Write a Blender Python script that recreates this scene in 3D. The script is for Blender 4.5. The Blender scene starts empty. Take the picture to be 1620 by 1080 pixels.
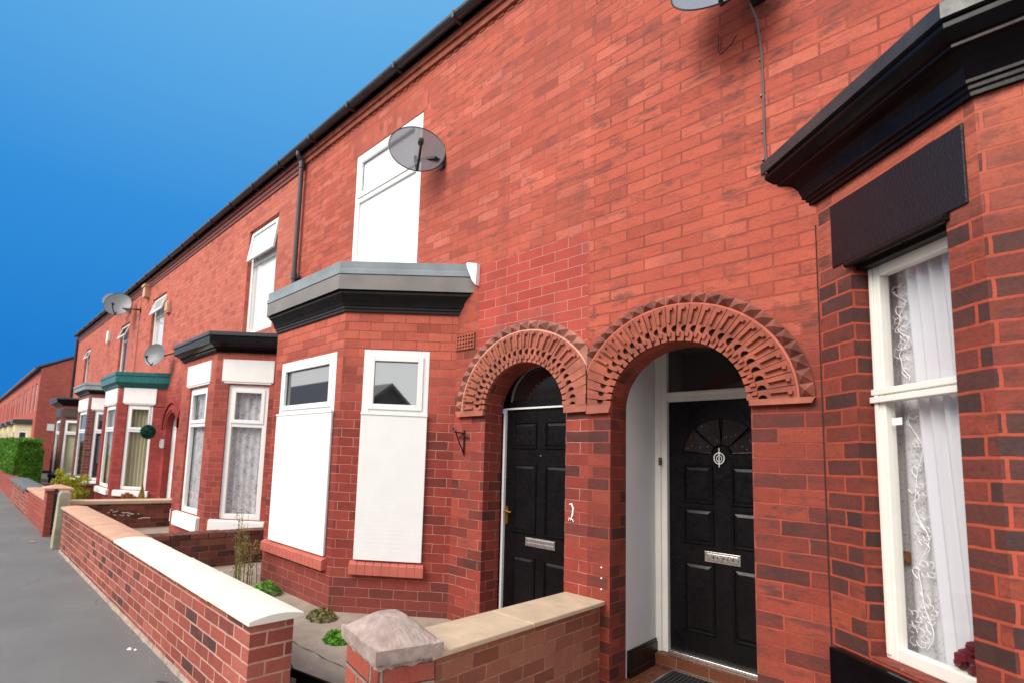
import bpy, bmesh, math, random
from math import sin, cos, pi, radians, sqrt
from mathutils import Vector, Matrix
from mathutils.geometry import tessellate_polygon
random.seed(11)
SC = bpy.context.scene
COL = SC.collection
S2 = sqrt(.5)
D = 3.5          # plane of the house fronts
EYE = 1.52

# ------------------------------------------------------------------ mesh helper
class Fr:
    """vertical wall frame: a along the wall, b outwards, z up"""
    def __init__(s, ox, oy, ux, uy, nx, ny):
        s.o = (ox, oy); s.u = (ux, uy); s.n = (nx, ny)
    def p(s, a, b, z):
        return (s.o[0] + s.u[0]*a + s.n[0]*b, s.o[1] + s.u[1]*a + s.n[1]*b, z)
FAC = Fr(0, D, 1, 0, 0, -1)
WORLD = Fr(0, 0, 1, 0, 0, 1)

class MB:
    def __init__(s):
        s.v = []; s.f = []; s.m = []; s.swap = []; s.sw = False
    def face(s, pts, mi=0):
        i = len(s.v); s.v += [tuple(p) for p in pts]
        s.f.append(list(range(i, i+len(pts)))); s.m.append(mi); s.swap.append(s.sw)
    def hexa(s, P, mi=0):
        # P: 8 points bottom loop 0-3, top loop 4-7
        i = len(s.v); s.v += [tuple(p) for p in P]
        for q in ((0,3,2,1),(4,5,6,7),(0,1,5,4),(1,2,6,5),(2,3,7,6),(3,0,4,7)):
            s.f.append([i+k for k in q]); s.m.append(mi); s.swap.append(s.sw)
    def box(s, x0, x1, y0, y1, z0, z1, mi=0):
        s.hexa([(x0,y0,z0),(x1,y0,z0),(x1,y1,z0),(x0,y1,z0),(x0,y0,z1),(x1,y0,z1),(x1,y1,z1),(x0,y1,z1)], mi)
    def fbox(s, fr, a0, a1, b0, b1, z0, z1, mi=0):
        s.hexa([fr.p(a0,b0,z0), fr.p(a1,b0,z0), fr.p(a1,b1,z0), fr.p(a0,b1,z0),
                fr.p(a0,b0,z1), fr.p(a1,b0,z1), fr.p(a1,b1,z1), fr.p(a0,b1,z1)], mi)
    def prism(s, fr, poly, b0, b1, mi=0, back=False):
        """polygon (a,z) extruded from b0 (back) to b1 (front)"""
        n = len(poly)
        tris = tessellate_polygon([[Vector((a, z, 0)) for a, z in poly]])
        i = len(s.v)
        s.v += [fr.p(a, b1, z) for a, z in poly] + [fr.p(a, b0, z) for a, z in poly]
        for t in tris:
            s.f.append([i+k for k in t]); s.m.append(mi); s.swap.append(s.sw)
            if back:
                s.f.append([i+n+k for k in t]); s.m.append(mi); s.swap.append(s.sw)
        for k in range(n):
            l = (k+1) % n
            s.f.append([i+k, i+l, i+n+l, i+n+k]); s.m.append(mi); s.swap.append(s.sw)
    def sheet(s, fr, outer, holes=(), depth=.1, mi=0, b=0, rmi=None):
        loops = [outer] + list(holes)
        flat = [p for l in loops for p in l]
        tris = tessellate_polygon([[Vector((a, z, 0)) for a, z in l] for l in loops])
        i = len(s.v); s.v += [fr.p(a, b, z) for a, z in flat]
        for t in tris:
            s.f.append([i+k for k in t]); s.m.append(mi); s.swap.append(s.sw)
        ds = depth if isinstance(depth, (list, tuple)) else [depth]*len(holes)
        for h, d in zip(holes, ds):
            for k in range(len(h)):
                p, q = h[k], h[(k+1) % len(h)]
                s.face([fr.p(p[0], b, p[1]), fr.p(q[0], b, q[1]), fr.p(q[0], b-d, q[1]), fr.p(p[0], b-d, p[1])], mi if rmi is None else rmi)
    def tube(s, pts, r, n=8, mi=0, cap=True):
        pts = [Vector(p) for p in pts]
        rings = []
        rr = r if isinstance(r, (list, tuple)) else [r]*len(pts)
        ref = None
        for k, p in enumerate(pts):
            d = (pts[min(k+1, len(pts)-1)] - pts[max(k-1, 0)]).normalized()
            if ref is None:
                ref = Vector((0, 0, 1)) if abs(d.z) < .9 else Vector((1, 0, 0))
            a = d.cross(ref).normalized(); bb = a.cross(d).normalized(); ref = bb
            i = len(s.v)
            for j in range(n):
                t = 2*pi*j/n
                s.v.append(tuple(p + a*cos(t)*rr[k] + bb*sin(t)*rr[k]))
            rings.append(i)
        for k in range(len(rings)-1):
            for j in range(n):
                l = (j+1) % n
                s.f.append([rings[k]+j, rings[k]+l, rings[k+1]+l, rings[k+1]+j]); s.m.append(mi); s.swap.append(s.sw)
        if cap:
            for q in (rings[0], rings[-1]):
                s.f.append([q+j for j in range(n)]); s.m.append(mi); s.swap.append(s.sw)
    def sweep(s, path, prof, mi=0, close_path=False):
        """plan path [(x,y)] walked with the outside on its right; prof [(o,z)] open profile"""
        n = len(path); offs = []
        for k in range(n):
            if k > 0: d0 = (Vector(path[k]) - Vector(path[k-1])).normalized()
            if k < n-1: d1 = (Vector(path[k+1]) - Vector(path[k])).normalized()
            if k == 0: d0 = d1
            if k == n-1: d1 = d0
            n0 = Vector((d0.y, -d0.x)); n1 = Vector((d1.y, -d1.x))
            m = (n0+n1); m = m/m.dot(n0) if k not in (0, n-1) else n0
            if k in (0, n-1):          # ends die into the house wall plane y = D
                dd = d0
                m = Vector((n0.x - dd.x*(n0.y/dd.y), 0)) if abs(dd.y) > 1e-3 else n0
            offs.append(m)
        i = len(s.v)
        for k in range(n):
            for o, z in prof:
                s.v.append((path[k][0]+offs[k].x*o, path[k][1]+offs[k].y*o, z))
        P = len(prof)
        for k in range(n-1):
            for j in range(P-1):
                s.f.append([i+k*P+j, i+(k+1)*P+j, i+(k+1)*P+j+1, i+k*P+j+1]); s.m.append(mi); s.swap.append(s.sw)
        return offs
    def build(s, name, mats, parent=None, bevel=0, smooth=False):
        me = bpy.data.meshes.new(name)
        off = Vector((0, 0, 0))
        p = parent
        while p is not None:
            off += Vector(p.location); p = p.parent
        me.from_pydata([tuple(Vector(v)-off) for v in s.v], [], s.f)
        if not isinstance(mats, (list, tuple)): mats = [mats]
        for m in mats: me.materials.append(m)
        uv = me.uv_layers.new(name='UVMap')
        for poly in me.polygons:
            poly.material_index = s.m[poly.index]
            nn = poly.normal
            if abs(nn.z) > .75:
                fu = lambda q: (q.x, q.y)
            else:
                t = Vector((-nn.y, nn.x, 0)).normalized()
                if abs(t.x) > .2 and t.x < 0 or (abs(t.x) <= .2 and t.y < 0): t = -t
                fu = lambda q: (q.dot(t), q.z)
            for li in poly.loop_indices:
                q = me.vertices[me.loops[li].vertex_index].co + off
                a, b = fu(q)
                uv.data[li].uv = (b, a) if s.swap[poly.index] else (a, b)
            poly.use_smooth = smooth
        me.validate(clean_customdata=False)
        o = bpy.data.objects.new(name, me); COL.objects.link(o)
        if parent is not None: o.parent = parent
        if bevel:
            md = o.modifiers.new('bevel', 'BEVEL'); md.width = bevel; md.segments = 2; md.limit_method = 'ANGLE'; md.angle_limit = radians(40)
            md.harden_normals = False
        return o

def thing(name, label, cat, loc, group=None, mesh=None):
    o = bpy.data.objects.new(name, None); COL.objects.link(o); o.location = loc
    o.empty_display_size = .2
    return tag(o, label, cat, group)
def tag(o, label, cat, group=None, kind=None):
    if label: o['label'] = label
    if cat: o['category'] = cat
    if group: o['group'] = group
    if kind: o['kind'] = kind
    return o
def struct(mb, name, mats, label=None, cat=None):
    o = mb.build(name, mats); o['kind'] = 'structure'; o['label'] = label or name; o['category'] = cat or name
    return o

# ------------------------------------------------------------------ materials
def newmat(name):
    m = bpy.data.materials.new(name); m.use_nodes = True
    nt = m.node_tree; nt.nodes.clear()
    out = nt.nodes.new('ShaderNodeOutputMaterial')
    b = nt.nodes.new('ShaderNodeBsdfPrincipled')
    nt.links.new(b.outputs[0], out.inputs[0])
    return m, nt, b, out
def N(nt, t, **k):
    n = nt.nodes.new(t)
    for a, v in k.items():
        if a in n.inputs.keys() if isinstance(a, str) else False: n.inputs[a].default_value = v
        else: setattr(n, a, v)
    return n
def noise(nt, vec, scale, detail=4, rough=.55, dist=0):
    n = nt.nodes.new('ShaderNodeTexNoise'); n.inputs['Scale'].default_value = scale
    n.inputs['Detail'].default_value = detail; n.inputs['Roughness'].default_value = rough; n.inputs['Distortion'].default_value = dist
    if vec is not None: nt.links.new(vec, n.inputs['Vector'])
    return n.outputs['Fac']
def ramp(nt, fac, stops, interp='LINEAR'):
    r = nt.nodes.new('ShaderNodeValToRGB'); cr = r.color_ramp; cr.interpolation = interp
    while len(cr.elements) > 1: cr.elements.remove(cr.elements[-1])
    for i, (p, c) in enumerate(stops):
        e = cr.elements[0] if i == 0 else cr.elements.new(p)
        e.position = p; e.color = (c[0], c[1], c[2], 1) if isinstance(c, (tuple, list)) else (c, c, c, 1)
    nt.links.new(fac, r.inputs[0]); return r.outputs[0]
def mixc(nt, fac, a, b, mode='MIX'):
    m = nt.nodes.new('ShaderNodeMix'); m.data_type = 'RGBA'; m.blend_type = mode
    for s, v in ((m.inputs[0], fac), (m.inputs[6], a), (m.inputs[7], b)):
        if isinstance(v, bpy.types.NodeSocket): nt.links.new(v, s)
        elif isinstance(v, (int, float)): s.default_value = v if s.type == 'VALUE' else (v, v, v, 1)
        else: s.default_value = (*v, 1)
    return m.outputs[2]
def math_(nt, op, a, b=None, clamp=False):
    m = nt.nodes.new('ShaderNodeMath'); m.operation = op; m.use_clamp = clamp
    for s, v in ((m.inputs[0], a), (m.inputs[1], b)):
        if v is None: continue
        if isinstance(v, bpy.types.NodeSocket): nt.links.new(v, s)
        else: s.default_value = v
    return m.outputs[0]
def maprange(nt, v, a, b, c=0, d=1):
    m = nt.nodes.new('ShaderNodeMapRange'); m.clamp = True
    nt.links.new(v, m.inputs[0])
    for i, x in enumerate((a, b, c, d)): m.inputs[i+1].default_value = x
    return m.outputs[0]
def bump(nt, bs, h, strength=.3, dist=.01):
    b = nt.nodes.new('ShaderNodeBump'); b.inputs['Strength'].default_value = strength; b.inputs['Distance'].default_value = dist
    nt.links.new(h, b.inputs['Height']); nt.links.new(b.outputs[0], bs.inputs['Normal'])
def coords(nt, kind='pos'):
    if kind == 'uv':
        return nt.nodes.new('ShaderNodeTexCoord').outputs['UV']
    if kind == 'obj':
        return nt.nodes.new('ShaderNodeTexCoord').outputs['Object']
    return nt.nodes.new('ShaderNodeNewGeometry').outputs['Position']

def plain(name, col, rough=.5, metal=0, var=.12, vscale=6, bs=.15, bscale=60, bdist=.002, spec=.5, coat=0, dirt=None, grime=0):
    m, nt, b, out = newmat(name)
    pos = coords(nt)
    n1 = noise(nt, pos, vscale, 5)
    lo = tuple(c*(1-var) for c in col); hi = tuple(min(1, c*(1+var)) for c in col)
    c = ramp(nt, n1, [(.3, lo), (.7, hi)])
    if grime:
        g = noise(nt, pos, 2.3, 8, .7)
        g = maprange(nt, g, .5, .75, 0, grime)
        c = mixc(nt, g, c, dirt or tuple(x*.35 for x in col))
    nt.links.new(c, b.inputs['Base Color'])
    r = maprange(nt, noise(nt, pos, 25, 4), .3, .7, max(.02, rough-.08), min(1, rough+.08))
    nt.links.new(r, b.inputs['Roughness'])
    b.inputs['Metallic'].default_value = metal
    b.inputs['Specular IOR Level'].default_value = spec
    b.inputs['Coat Weight'].default_value = coat
    if bs: bump(nt, b, noise(nt, pos, bscale, 5, .6), bs, bdist)
    return m

def brick(name, stops, mortar, msize=.006, bw=.225, rh=.0861, upper=None, um=None, z0=2.0, z1=3.2, squash=None,
          patch=None, off=(0, 0), rough=.75, grime=.25, dirt=(.12, .05, .045), mvar=.5, smudge=.35, soft=.15, height=.009, lowdark=0, smc=None):
    m, nt, b, out = newmat(name)
    uv = coords(nt, 'uv'); pos = coords(nt)
    mp = nt.nodes.new('ShaderNodeMapping'); mp.inputs['Location'].default_value = (off[0], off[1], 0)
    nt.links.new(uv, mp.inputs[0])
    # a few millimetres of wander in the joints
    nn = nt.nodes.new('ShaderNodeTexNoise'); nn.inputs['Scale'].default_value = 9; nn.inputs['Detail'].default_value = 3
    nt.links.new(pos, nn.inputs['Vector'])
    vs = nt.nodes.new('ShaderNodeVectorMath'); vs.operation = 'MULTIPLY_ADD'
    nt.links.new(nn.outputs['Color'], vs.inputs[0]); vs.inputs[1].default_value = (.014, .011, 0); vs.inputs[2].default_value = (-.007, -.0055, 0)
    va = nt.nodes.new('ShaderNodeVectorMath'); va.operation = 'ADD'
    nt.links.new(mp.outputs[0], va.inputs[0]); nt.links.new(vs.outputs[0], va.inputs[1])
    bt = nt.nodes.new('ShaderNodeTexBrick'); nt.links.new(va.outputs[0], bt.inputs['Vector'])
    bt.offset = .5; bt.offset_frequency = 2
    bt.squash = .5 if squash else 1; bt.squash_frequency = squash or 2
    bt.inputs['Color1'].default_value = (0, 0, 0, 1); bt.inputs['Color2'].default_value = (1, 1, 1, 1); bt.inputs['Mortar'].default_value = (.5, .5, .5, 1)
    bt.inputs['Scale'].default_value = 1; bt.inputs['Mortar Size'].default_value = msize; bt.inputs['Mortar Smooth'].default_value = soft
    bt.inputs['Brick Width'].default_value = bw; bt.inputs['Row Height'].default_value = rh
    rnd = bt.outputs['Color']; fac = bt.outputs['Fac']
    f = nt.nodes.new('ShaderNodeRGBToBW'); nt.links.new(rnd, f.inputs[0]); rv = f.outputs[0]
    n1 = noise(nt, pos, 14, 6, .7)
    nv = noise(nt, pos, 7, 5, .7)
    rv = math_(nt, 'ADD', rv, math_(nt, 'MULTIPLY', math_(nt, 'SUBTRACT', nv, .5), .55), True)
    col = ramp(nt, rv, stops)
    n2 = noise(nt, pos, 70, 4, .7)
    n3 = noise(nt, pos, 1.1, 5, .65)
    mort = mortar
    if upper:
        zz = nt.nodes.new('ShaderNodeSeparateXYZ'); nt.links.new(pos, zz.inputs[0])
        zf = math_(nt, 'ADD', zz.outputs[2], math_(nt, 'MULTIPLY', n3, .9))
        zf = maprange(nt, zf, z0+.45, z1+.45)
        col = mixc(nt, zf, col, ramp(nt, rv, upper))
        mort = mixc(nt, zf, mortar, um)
    # mottling inside each brick
    ms = nt.nodes.new('ShaderNodeMapping'); ms.inputs['Scale'].default_value = (5.5, 15, 1); nt.links.new(va.outputs[0], ms.inputs[0])
    ns = noise(nt, ms.outputs[0], 1.0, 5, .7)
    big = maprange(nt, n3, .40, .60, .25, 1)
    sm = math_(nt, 'MULTIPLY', maprange(nt, ns, .50, .64, 0, smudge), big)
    col = mixc(nt, sm, col, smc or mixc(nt, .35, col, dirt))
    col = mixc(nt, .6, col, ramp(nt, n2, [(.3, .72), (.7, 1.25)]), 'MULTIPLY')
    mcol = mixc(nt, maprange(nt, noise(nt, pos, 4.5, 4, .7), .38, .62, 0, mvar), mort, col)
    if patch:
        (px0, px1, pz0, pz1, pst, pm) = patch
        zz = nt.nodes.new('ShaderNodeSeparateXYZ'); nt.links.new(pos, zz.inputs[0])
        nj = math_(nt, 'MULTIPLY', math_(nt, 'SUBTRACT', noise(nt, pos, 6, 2), .5), .12)
        xx = math_(nt, 'ADD', zz.outputs[0], nj); zq = math_(nt, 'ADD', zz.outputs[2], nj)
        k = math_(nt, 'MULTIPLY', math_(nt, 'GREATER_THAN', xx, px0), math_(nt, 'LESS_THAN', xx, px1))
        k = math_(nt, 'MULTIPLY', k, math_(nt, 'MULTIPLY', math_(nt, 'GREATER_THAN', zq, pz0), math_(nt, 'LESS_THAN', zq, pz1)))
        pc = mixc(nt, .35, ramp(nt, rv, pst), ramp(nt, n2, [(.3, .75), (.7, 1.2)]), 'MULTIPLY')
        col = mixc(nt, k, col, pc); mcol = mixc(nt, k, mcol, pm)
    c = mixc(nt, fac, col, mcol)
    g = maprange(nt, noise(nt, pos, 1.7, 8, .72), .5, .8, 0, grime)
    c = mixc(nt, g, c, dirt)
    # streaks
    st = nt.nodes.new('ShaderNodeMapping'); st.inputs['Scale'].default_value = (5, 5, .35); nt.links.new(pos, st.inputs[0])
    g2 = maprange(nt, noise(nt, st.outputs[0], 1.5, 6, .6), .52, .8, 0, grime*.7)
    c = mixc(nt, g2, c, dirt)
    c = mixc(nt, .8, c, ramp(nt, n3, [(.35, (.80, .76, .76)), (.65, (1.05, 1.0, .98))]), 'MULTIPLY')
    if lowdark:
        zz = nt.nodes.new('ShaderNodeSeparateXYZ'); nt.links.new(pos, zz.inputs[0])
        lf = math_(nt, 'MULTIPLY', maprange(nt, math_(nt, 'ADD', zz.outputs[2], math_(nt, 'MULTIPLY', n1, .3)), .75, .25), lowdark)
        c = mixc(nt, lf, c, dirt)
    nt.links.new(c, b.inputs['Base Color'])
    b.inputs['Roughness'].default_value = rough
    b.inputs['Specular IOR Level'].default_value = .3
    h = math_(nt, 'ADD', math_(nt, 'SUBTRACT', 1, fac), math_(nt, 'MULTIPLY', n1, .35))
    h = math_(nt, 'ADD', h, math_(nt, 'MULTIPLY', n2, .22))
    h = math_(nt, 'ADD', h, math_(nt, 'MULTIPLY', rv, .45))
    bump(nt, b, h, 1.0, height)
    return m

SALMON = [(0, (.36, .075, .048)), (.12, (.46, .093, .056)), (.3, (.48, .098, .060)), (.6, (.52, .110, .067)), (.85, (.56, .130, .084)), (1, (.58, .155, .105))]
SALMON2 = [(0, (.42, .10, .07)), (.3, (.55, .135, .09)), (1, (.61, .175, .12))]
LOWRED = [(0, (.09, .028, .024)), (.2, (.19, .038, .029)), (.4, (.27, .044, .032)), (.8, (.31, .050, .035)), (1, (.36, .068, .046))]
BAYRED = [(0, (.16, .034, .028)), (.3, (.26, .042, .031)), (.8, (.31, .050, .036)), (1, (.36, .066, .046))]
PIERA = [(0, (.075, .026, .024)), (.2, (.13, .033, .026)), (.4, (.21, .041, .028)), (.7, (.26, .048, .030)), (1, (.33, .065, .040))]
FRESH = [(0, (.40, .056, .042)), (.5, (.45, .068, .05)), (.9, (.49, .082, .06)), (1, (.38, .09, .07))]
M = {}
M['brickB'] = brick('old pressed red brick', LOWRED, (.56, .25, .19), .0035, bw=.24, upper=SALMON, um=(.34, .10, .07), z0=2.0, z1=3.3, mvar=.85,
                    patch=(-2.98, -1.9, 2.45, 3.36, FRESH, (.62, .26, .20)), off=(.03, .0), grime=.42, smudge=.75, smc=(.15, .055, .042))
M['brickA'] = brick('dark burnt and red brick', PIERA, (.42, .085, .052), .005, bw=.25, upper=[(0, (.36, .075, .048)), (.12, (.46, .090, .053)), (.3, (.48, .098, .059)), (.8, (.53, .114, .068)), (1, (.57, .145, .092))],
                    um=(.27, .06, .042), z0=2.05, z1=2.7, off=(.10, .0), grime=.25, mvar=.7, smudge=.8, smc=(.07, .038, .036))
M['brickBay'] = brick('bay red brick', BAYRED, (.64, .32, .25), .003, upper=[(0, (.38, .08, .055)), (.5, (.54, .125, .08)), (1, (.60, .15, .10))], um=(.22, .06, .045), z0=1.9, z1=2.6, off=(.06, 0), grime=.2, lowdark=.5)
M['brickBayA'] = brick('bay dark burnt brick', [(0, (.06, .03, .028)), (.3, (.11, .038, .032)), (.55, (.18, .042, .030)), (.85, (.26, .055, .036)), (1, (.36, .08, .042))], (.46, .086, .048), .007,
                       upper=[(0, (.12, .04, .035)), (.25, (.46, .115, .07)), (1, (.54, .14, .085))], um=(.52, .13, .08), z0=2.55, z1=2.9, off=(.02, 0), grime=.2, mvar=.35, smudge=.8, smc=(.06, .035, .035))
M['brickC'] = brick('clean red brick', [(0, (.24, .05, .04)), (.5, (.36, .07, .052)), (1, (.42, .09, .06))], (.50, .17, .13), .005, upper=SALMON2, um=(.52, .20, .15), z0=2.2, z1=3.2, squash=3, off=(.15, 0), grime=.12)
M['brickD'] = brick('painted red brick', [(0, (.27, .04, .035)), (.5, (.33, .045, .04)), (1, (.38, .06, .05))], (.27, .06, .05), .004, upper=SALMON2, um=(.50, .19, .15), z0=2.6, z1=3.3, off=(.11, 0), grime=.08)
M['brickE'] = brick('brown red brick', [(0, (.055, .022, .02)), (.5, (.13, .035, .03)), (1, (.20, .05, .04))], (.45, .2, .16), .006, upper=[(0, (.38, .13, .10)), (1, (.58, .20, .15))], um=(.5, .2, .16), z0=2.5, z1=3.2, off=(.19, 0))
M['brickFar'] = brick('far terrace brick', [(0, (.46, .10, .075)), (1, (.58, .14, .10))], (.5, .18, .14), .005)
M['brickGarden'] = brick('garden wall brick', [(0, (.10, .045, .042)), (.10, (.20, .06, .048)), (.25, (.30, .075, .055)), (.7, (.37, .095, .07)), (1, (.45, .14, .105))], (.66, .40, .32), .007, bw=.225, rh=.08, squash=None,
                         off=(.05, .012), grime=.3, dirt=(.16, .10, .09), mvar=.45)
M['brickDiv'] = brick('divider wall brown brick', [(0, (.22, .07, .045)), (.5, (.30, .105, .068)), (1, (.37, .15, .10))], (.46, .27, .18), .005, rh=.08, off=(.0, .02), grime=.45, dirt=(.13, .075, .05), mvar=.8, smudge=.7)
M['brickOld'] = brick('old dark garden brick', [(0, (.075, .03, .025)), (.5, (.16, .05, .038)), (1, (.26, .09, .06))], (.30, .15, .11), .005, rh=.08, off=(.09, .02), grime=.4, dirt=(.07, .04, .03))
M['brickPaint'] = brick('garden wall painted red', [(0, (.36, .085, .065)), (1, (.46, .12, .09))], (.30, .08, .06), .008, rh=.08, bw=2, off=(.09, .02), grime=.15)
M['soldier'] = brick('soldier course brick', SALMON, (.42, .15, .11), .008, off=(.0, .02), grime=.3)
M['tile'] = brick('brown porch quarry tile', [(0, (.13, .042, .022)), (1, (.20, .07, .036))], (.27, .16, .11), .004, bw=.22, rh=.11, rough=.4, grime=.15, dirt=(.08, .04, .03), off=(0, .04))
M['terra'] = plain('terracotta moulding', (.33, .085, .050), .7, var=.3, vscale=9, bs=.5, bscale=45, bdist=.004, spec=.3, grime=.6, dirt=(.15, .05, .04))
M['terraB'] = plain('weathered terracotta moulding', (.37, .115, .075), .75, var=.3, vscale=9, bs=.5, bscale=45, bdist=.004, spec=.3, grime=.6, dirt=(.22, .09, .07))
M['hood'] = plain('sooty terracotta nailhead', (.34, .135, .098), .7, var=.4, vscale=10, bs=.4, bscale=50, bdist=.003, spec=.4, grime=.8, dirt=(.07, .04, .04))
M['hoodA'] = plain('dark glazed terracotta nailhead', (.27, .085, .06), .5, var=.5, vscale=7, bs=.4, bscale=50, bdist=.003, spec=.5, grime=.9, dirt=(.04, .028, .03))
M['joint'] = plain('pale mortar', (.66, .36, .28), .9, var=.2, bs=.3, bscale=80)
M['jointA'] = plain('red mortar', (.52, .14, .09), .9, var=.2, bs=.3, bscale=80)
M['gapshade'] = plain('painted shade of holes and gaps', (.03, .015, .012), .9, bs=0)  # near-black colour standing in for the shade inside holes and gaps
M['white'] = plain('white upvc', (.86, .86, .85), .35, var=.02, bs=.03, bscale=20, grime=.06, dirt=(.5, .48, .42))
M['whitepaint'] = plain('white painted stone', (.86, .85, .83), .6, var=.03, bs=.25, bscale=50, grime=.12, dirt=(.5, .47, .4))
M['cream'] = plain('cream painted timber', (.86, .84, .77), .45, var=.04, bs=.1, bscale=30, grime=.1, dirt=(.5, .42, .3))
M['plaster'] = plain('white plaster', (.74, .72, .73), .7, var=.05, vscale=2, bs=.12, bscale=35, grime=.1, dirt=(.5, .48, .47))
M['blackgloss'] = plain('black gloss paint', (.005, .004, .005), .16, var=.3, bs=.25, bscale=55, bdist=.0016, spec=.12)
M['blackcrackle'] = plain('crackled black gloss paint', (.004, .004, .005), .17, var=.3, bs=1, bscale=90, bdist=.0025, spec=.55)
M['blacksatin'] = plain('black satin', (.007, .006, .006), .34, var=.3, bs=.12, bscale=40, spec=.28)
M['blackdoor'] = plain('black painted door', (.006, .005, .006), .3, var=.2, bs=.06, bscale=30, spec=.22)
M['greyfascia'] = plain('grey painted board', (.22, .20, .19), .45, var=.15, vscale=3, bs=.15, bscale=25, grime=.25, dirt=(.12, .10, .09))
M['lead'] = plain('grey lead flashing', (.24, .28, .30), .5, metal=.0, var=.15, vscale=4, bs=.35, bscale=12, bdist=.008, grime=.2, dirt=(.13, .13, .13))
M['gutter'] = plain('dark grey gutter', (.035, .035, .04), .32, var=.2, bs=.1, grime=.3, dirt=(.12, .11, .10))
M['pipe'] = plain('brown black drainpipe', (.06, .045, .05), .4, var=.2, bs=.1)
M['green'] = plain('dark teal fascia', (.012, .12, .115), .3, var=.1, bs=.05, bscale=20)
M['redpaint'] = plain('oxblood paint', (.20, .045, .035), .5, var=.15, bs=.2, grime=.3)
M['sillred'] = plain('red painted sill', (.50, .13, .095), .6, var=.12, bs=.3, bscale=60, grime=.2, dirt=(.25, .07, .06))
M['stonecop'] = plain('white coping stone', (.84, .80, .69), .75, var=.05, bs=.4, bscale=50, bdist=.003, grime=.22, dirt=(.52, .48, .38))
M['sand'] = plain('sandstone coping', (.56, .42, .29), .85, var=.12, bs=.5, bscale=70, bdist=.003, grime=.35, dirt=(.27, .19, .12))
M['sandred'] = plain('pink sandstone coping', (.62, .36, .24), .85, var=.12, bs=.5, bscale=70, bdist=.003, grime=.25, dirt=(.35, .2, .14))
M['greystone'] = plain('grey coping', (.15, .155, .16), .7, var=.15, bs=.5, bscale=40, bdist=.004, grime=.3, dirt=(.07, .07, .07))
M['capstone'] = plain('eroded pinkish pier cap stone', (.44, .34, .30), .9, var=.25, vscale=18, bs=1.0, bscale=130, bdist=.005, grime=.9, dirt=(.22, .13, .115))
M['capbed'] = plain('crumbling bedding mortar', (.42, .32, .27), .95, var=.35, vscale=16, bs=1.0, bscale=45, bdist=.012, grime=.6, dirt=(.17, .09, .08))
M['concpost'] = plain('lichened concrete', (.40, .37, .27), .9, var=.2, bs=.7, bscale=50, bdist=.005, grime=.4, dirt=(.16, .17, .08))
M['conc'] = plain('garden concrete', (.34, .275, .215), .9, var=.2, vscale=5, bs=.5, bscale=60, bdist=.004, grime=.35, dirt=(.24, .19, .15))
M['earth'] = plain('garden earth', (.09, .075, .05), .95, var=.4, vscale=7, bs=1, bscale=20, bdist=.03)
M['kerb'] = plain('kerb stone', (.28, .27, .26), .85, var=.15, bs=.4)
M['silver'] = plain('brushed metal', (.62, .60, .58), .28, metal=.9, var=.1, bs=.2, bscale=60)
M['brass'] = plain('old brass', (.45, .27, .08), .35, metal=.9, var=.2, bs=.1)
M['wood'] = plain('brown polished wood', (.20, .075, .03), .35, var=.2, bs=.1)
M['iron'] = plain('black iron', (.012, .011, .011), .4, var=.3, bs=.3)
M['burg'] = plain('burgundy glass flowers', (.10, .006, .014), .35, var=.4, bs=.2)
M['mat'] = plain('black ribbed rubber', (.02, .022, .022), .7, var=.2, bs=.2)
M['slate'] = plain('slate roof', (.07, .07, .08), .6, var=.25, vscale=3, bs=.4, bscale=12, bdist=.02)
M['dishgrey'] = plain('grey enamel dish', (.13, .135, .15), .4, var=.08, bs=.05)
M['bluegrey'] = plain('blue grey dish', (.20, .23, .28), .35, var=.08, bs=.05)
M['cream2'] = plain('pale yellow render', (.72, .60, .33), .8, var=.06, bs=.1)
M['cableg'] = plain('grey cable', (.13, .085, .085), .5, bs=0)
M['dark'] = plain('dark interior', (.02, .018, .018), .9, bs=0)
M['beigein'] = plain('blind fabric', (.62, .56, .42), .8, var=.05, bs=.1)
M['whitein'] = plain('white blind fabric', (.88, .88, .88), .7, var=.01, bs=.0)
M['steel'] = plain('galvanised bracket', (.35, .35, .35), .4, metal=.7, bs=.1)
M['roomwall'] = plain('dim interior wall', (.22, .17, .15), .9, bs=0)

def foliage(name, c1, c2, rough=.55):
    m, nt, b, out = newmat(name)
    oi = nt.nodes.new('ShaderNodeNewGeometry')
    r = oi.outputs['Random Per Island']
    c = ramp(nt, r, [(0, c1), (.6, tuple((a+b_)/2 for a, b_ in zip(c1, c2))), (1, c2)])
    nz = noise(nt, coords(nt), 5, 4)
    c = mixc(nt, .7, c, ramp(nt, nz, [(.3, .45), (.7, 1.5)]), 'MULTIPLY')
    nt.links.new(c, b.inputs['Base Color']); b.inputs['Roughness'].default_value = rough
    b.inputs['Specular IOR Level'].default_value = .25
    tr = nt.nodes.new('ShaderNodeBsdfTranslucent'); nt.links.new(c, tr.inputs[0])
    mx = nt.nodes.new('ShaderNodeMixShader'); mx.inputs[0].default_value = .3
    nt.links.new(b.outputs[0], mx.inputs[1]); nt.links.new(tr.outputs[0], mx.inputs[2]); nt.links.new(mx.outputs[0], out.inputs[0])
    return m
M['hedge'] = foliage('hedge leaves', (.05, .15, .015), (.17, .40, .04))
M['yleaf'] = foliage('yellow green leaves', (.25, .28, .02), (.55, .52, .05))
M['gleaf'] = foliage('fresh green weeds', (.06, .20, .02), (.18, .42, .05))
M['oleaf'] = foliage('olive weeds', (.12, .13, .03), (.34, .30, .12))
M['rust'] = foliage('rusty plant', (.22, .06, .02), (.40, .16, .04))
M['gold'] = foliage('golden conifer', (.34, .24, .02), (.50, .36, .04))
M['teal'] = foliage('artificial topiary leaves', (.01, .075, .055), (.025, .15, .11))
M['tree'] = foliage('autumn tree leaves', (.2, .2, .02), (.5, .42, .06))

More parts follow.
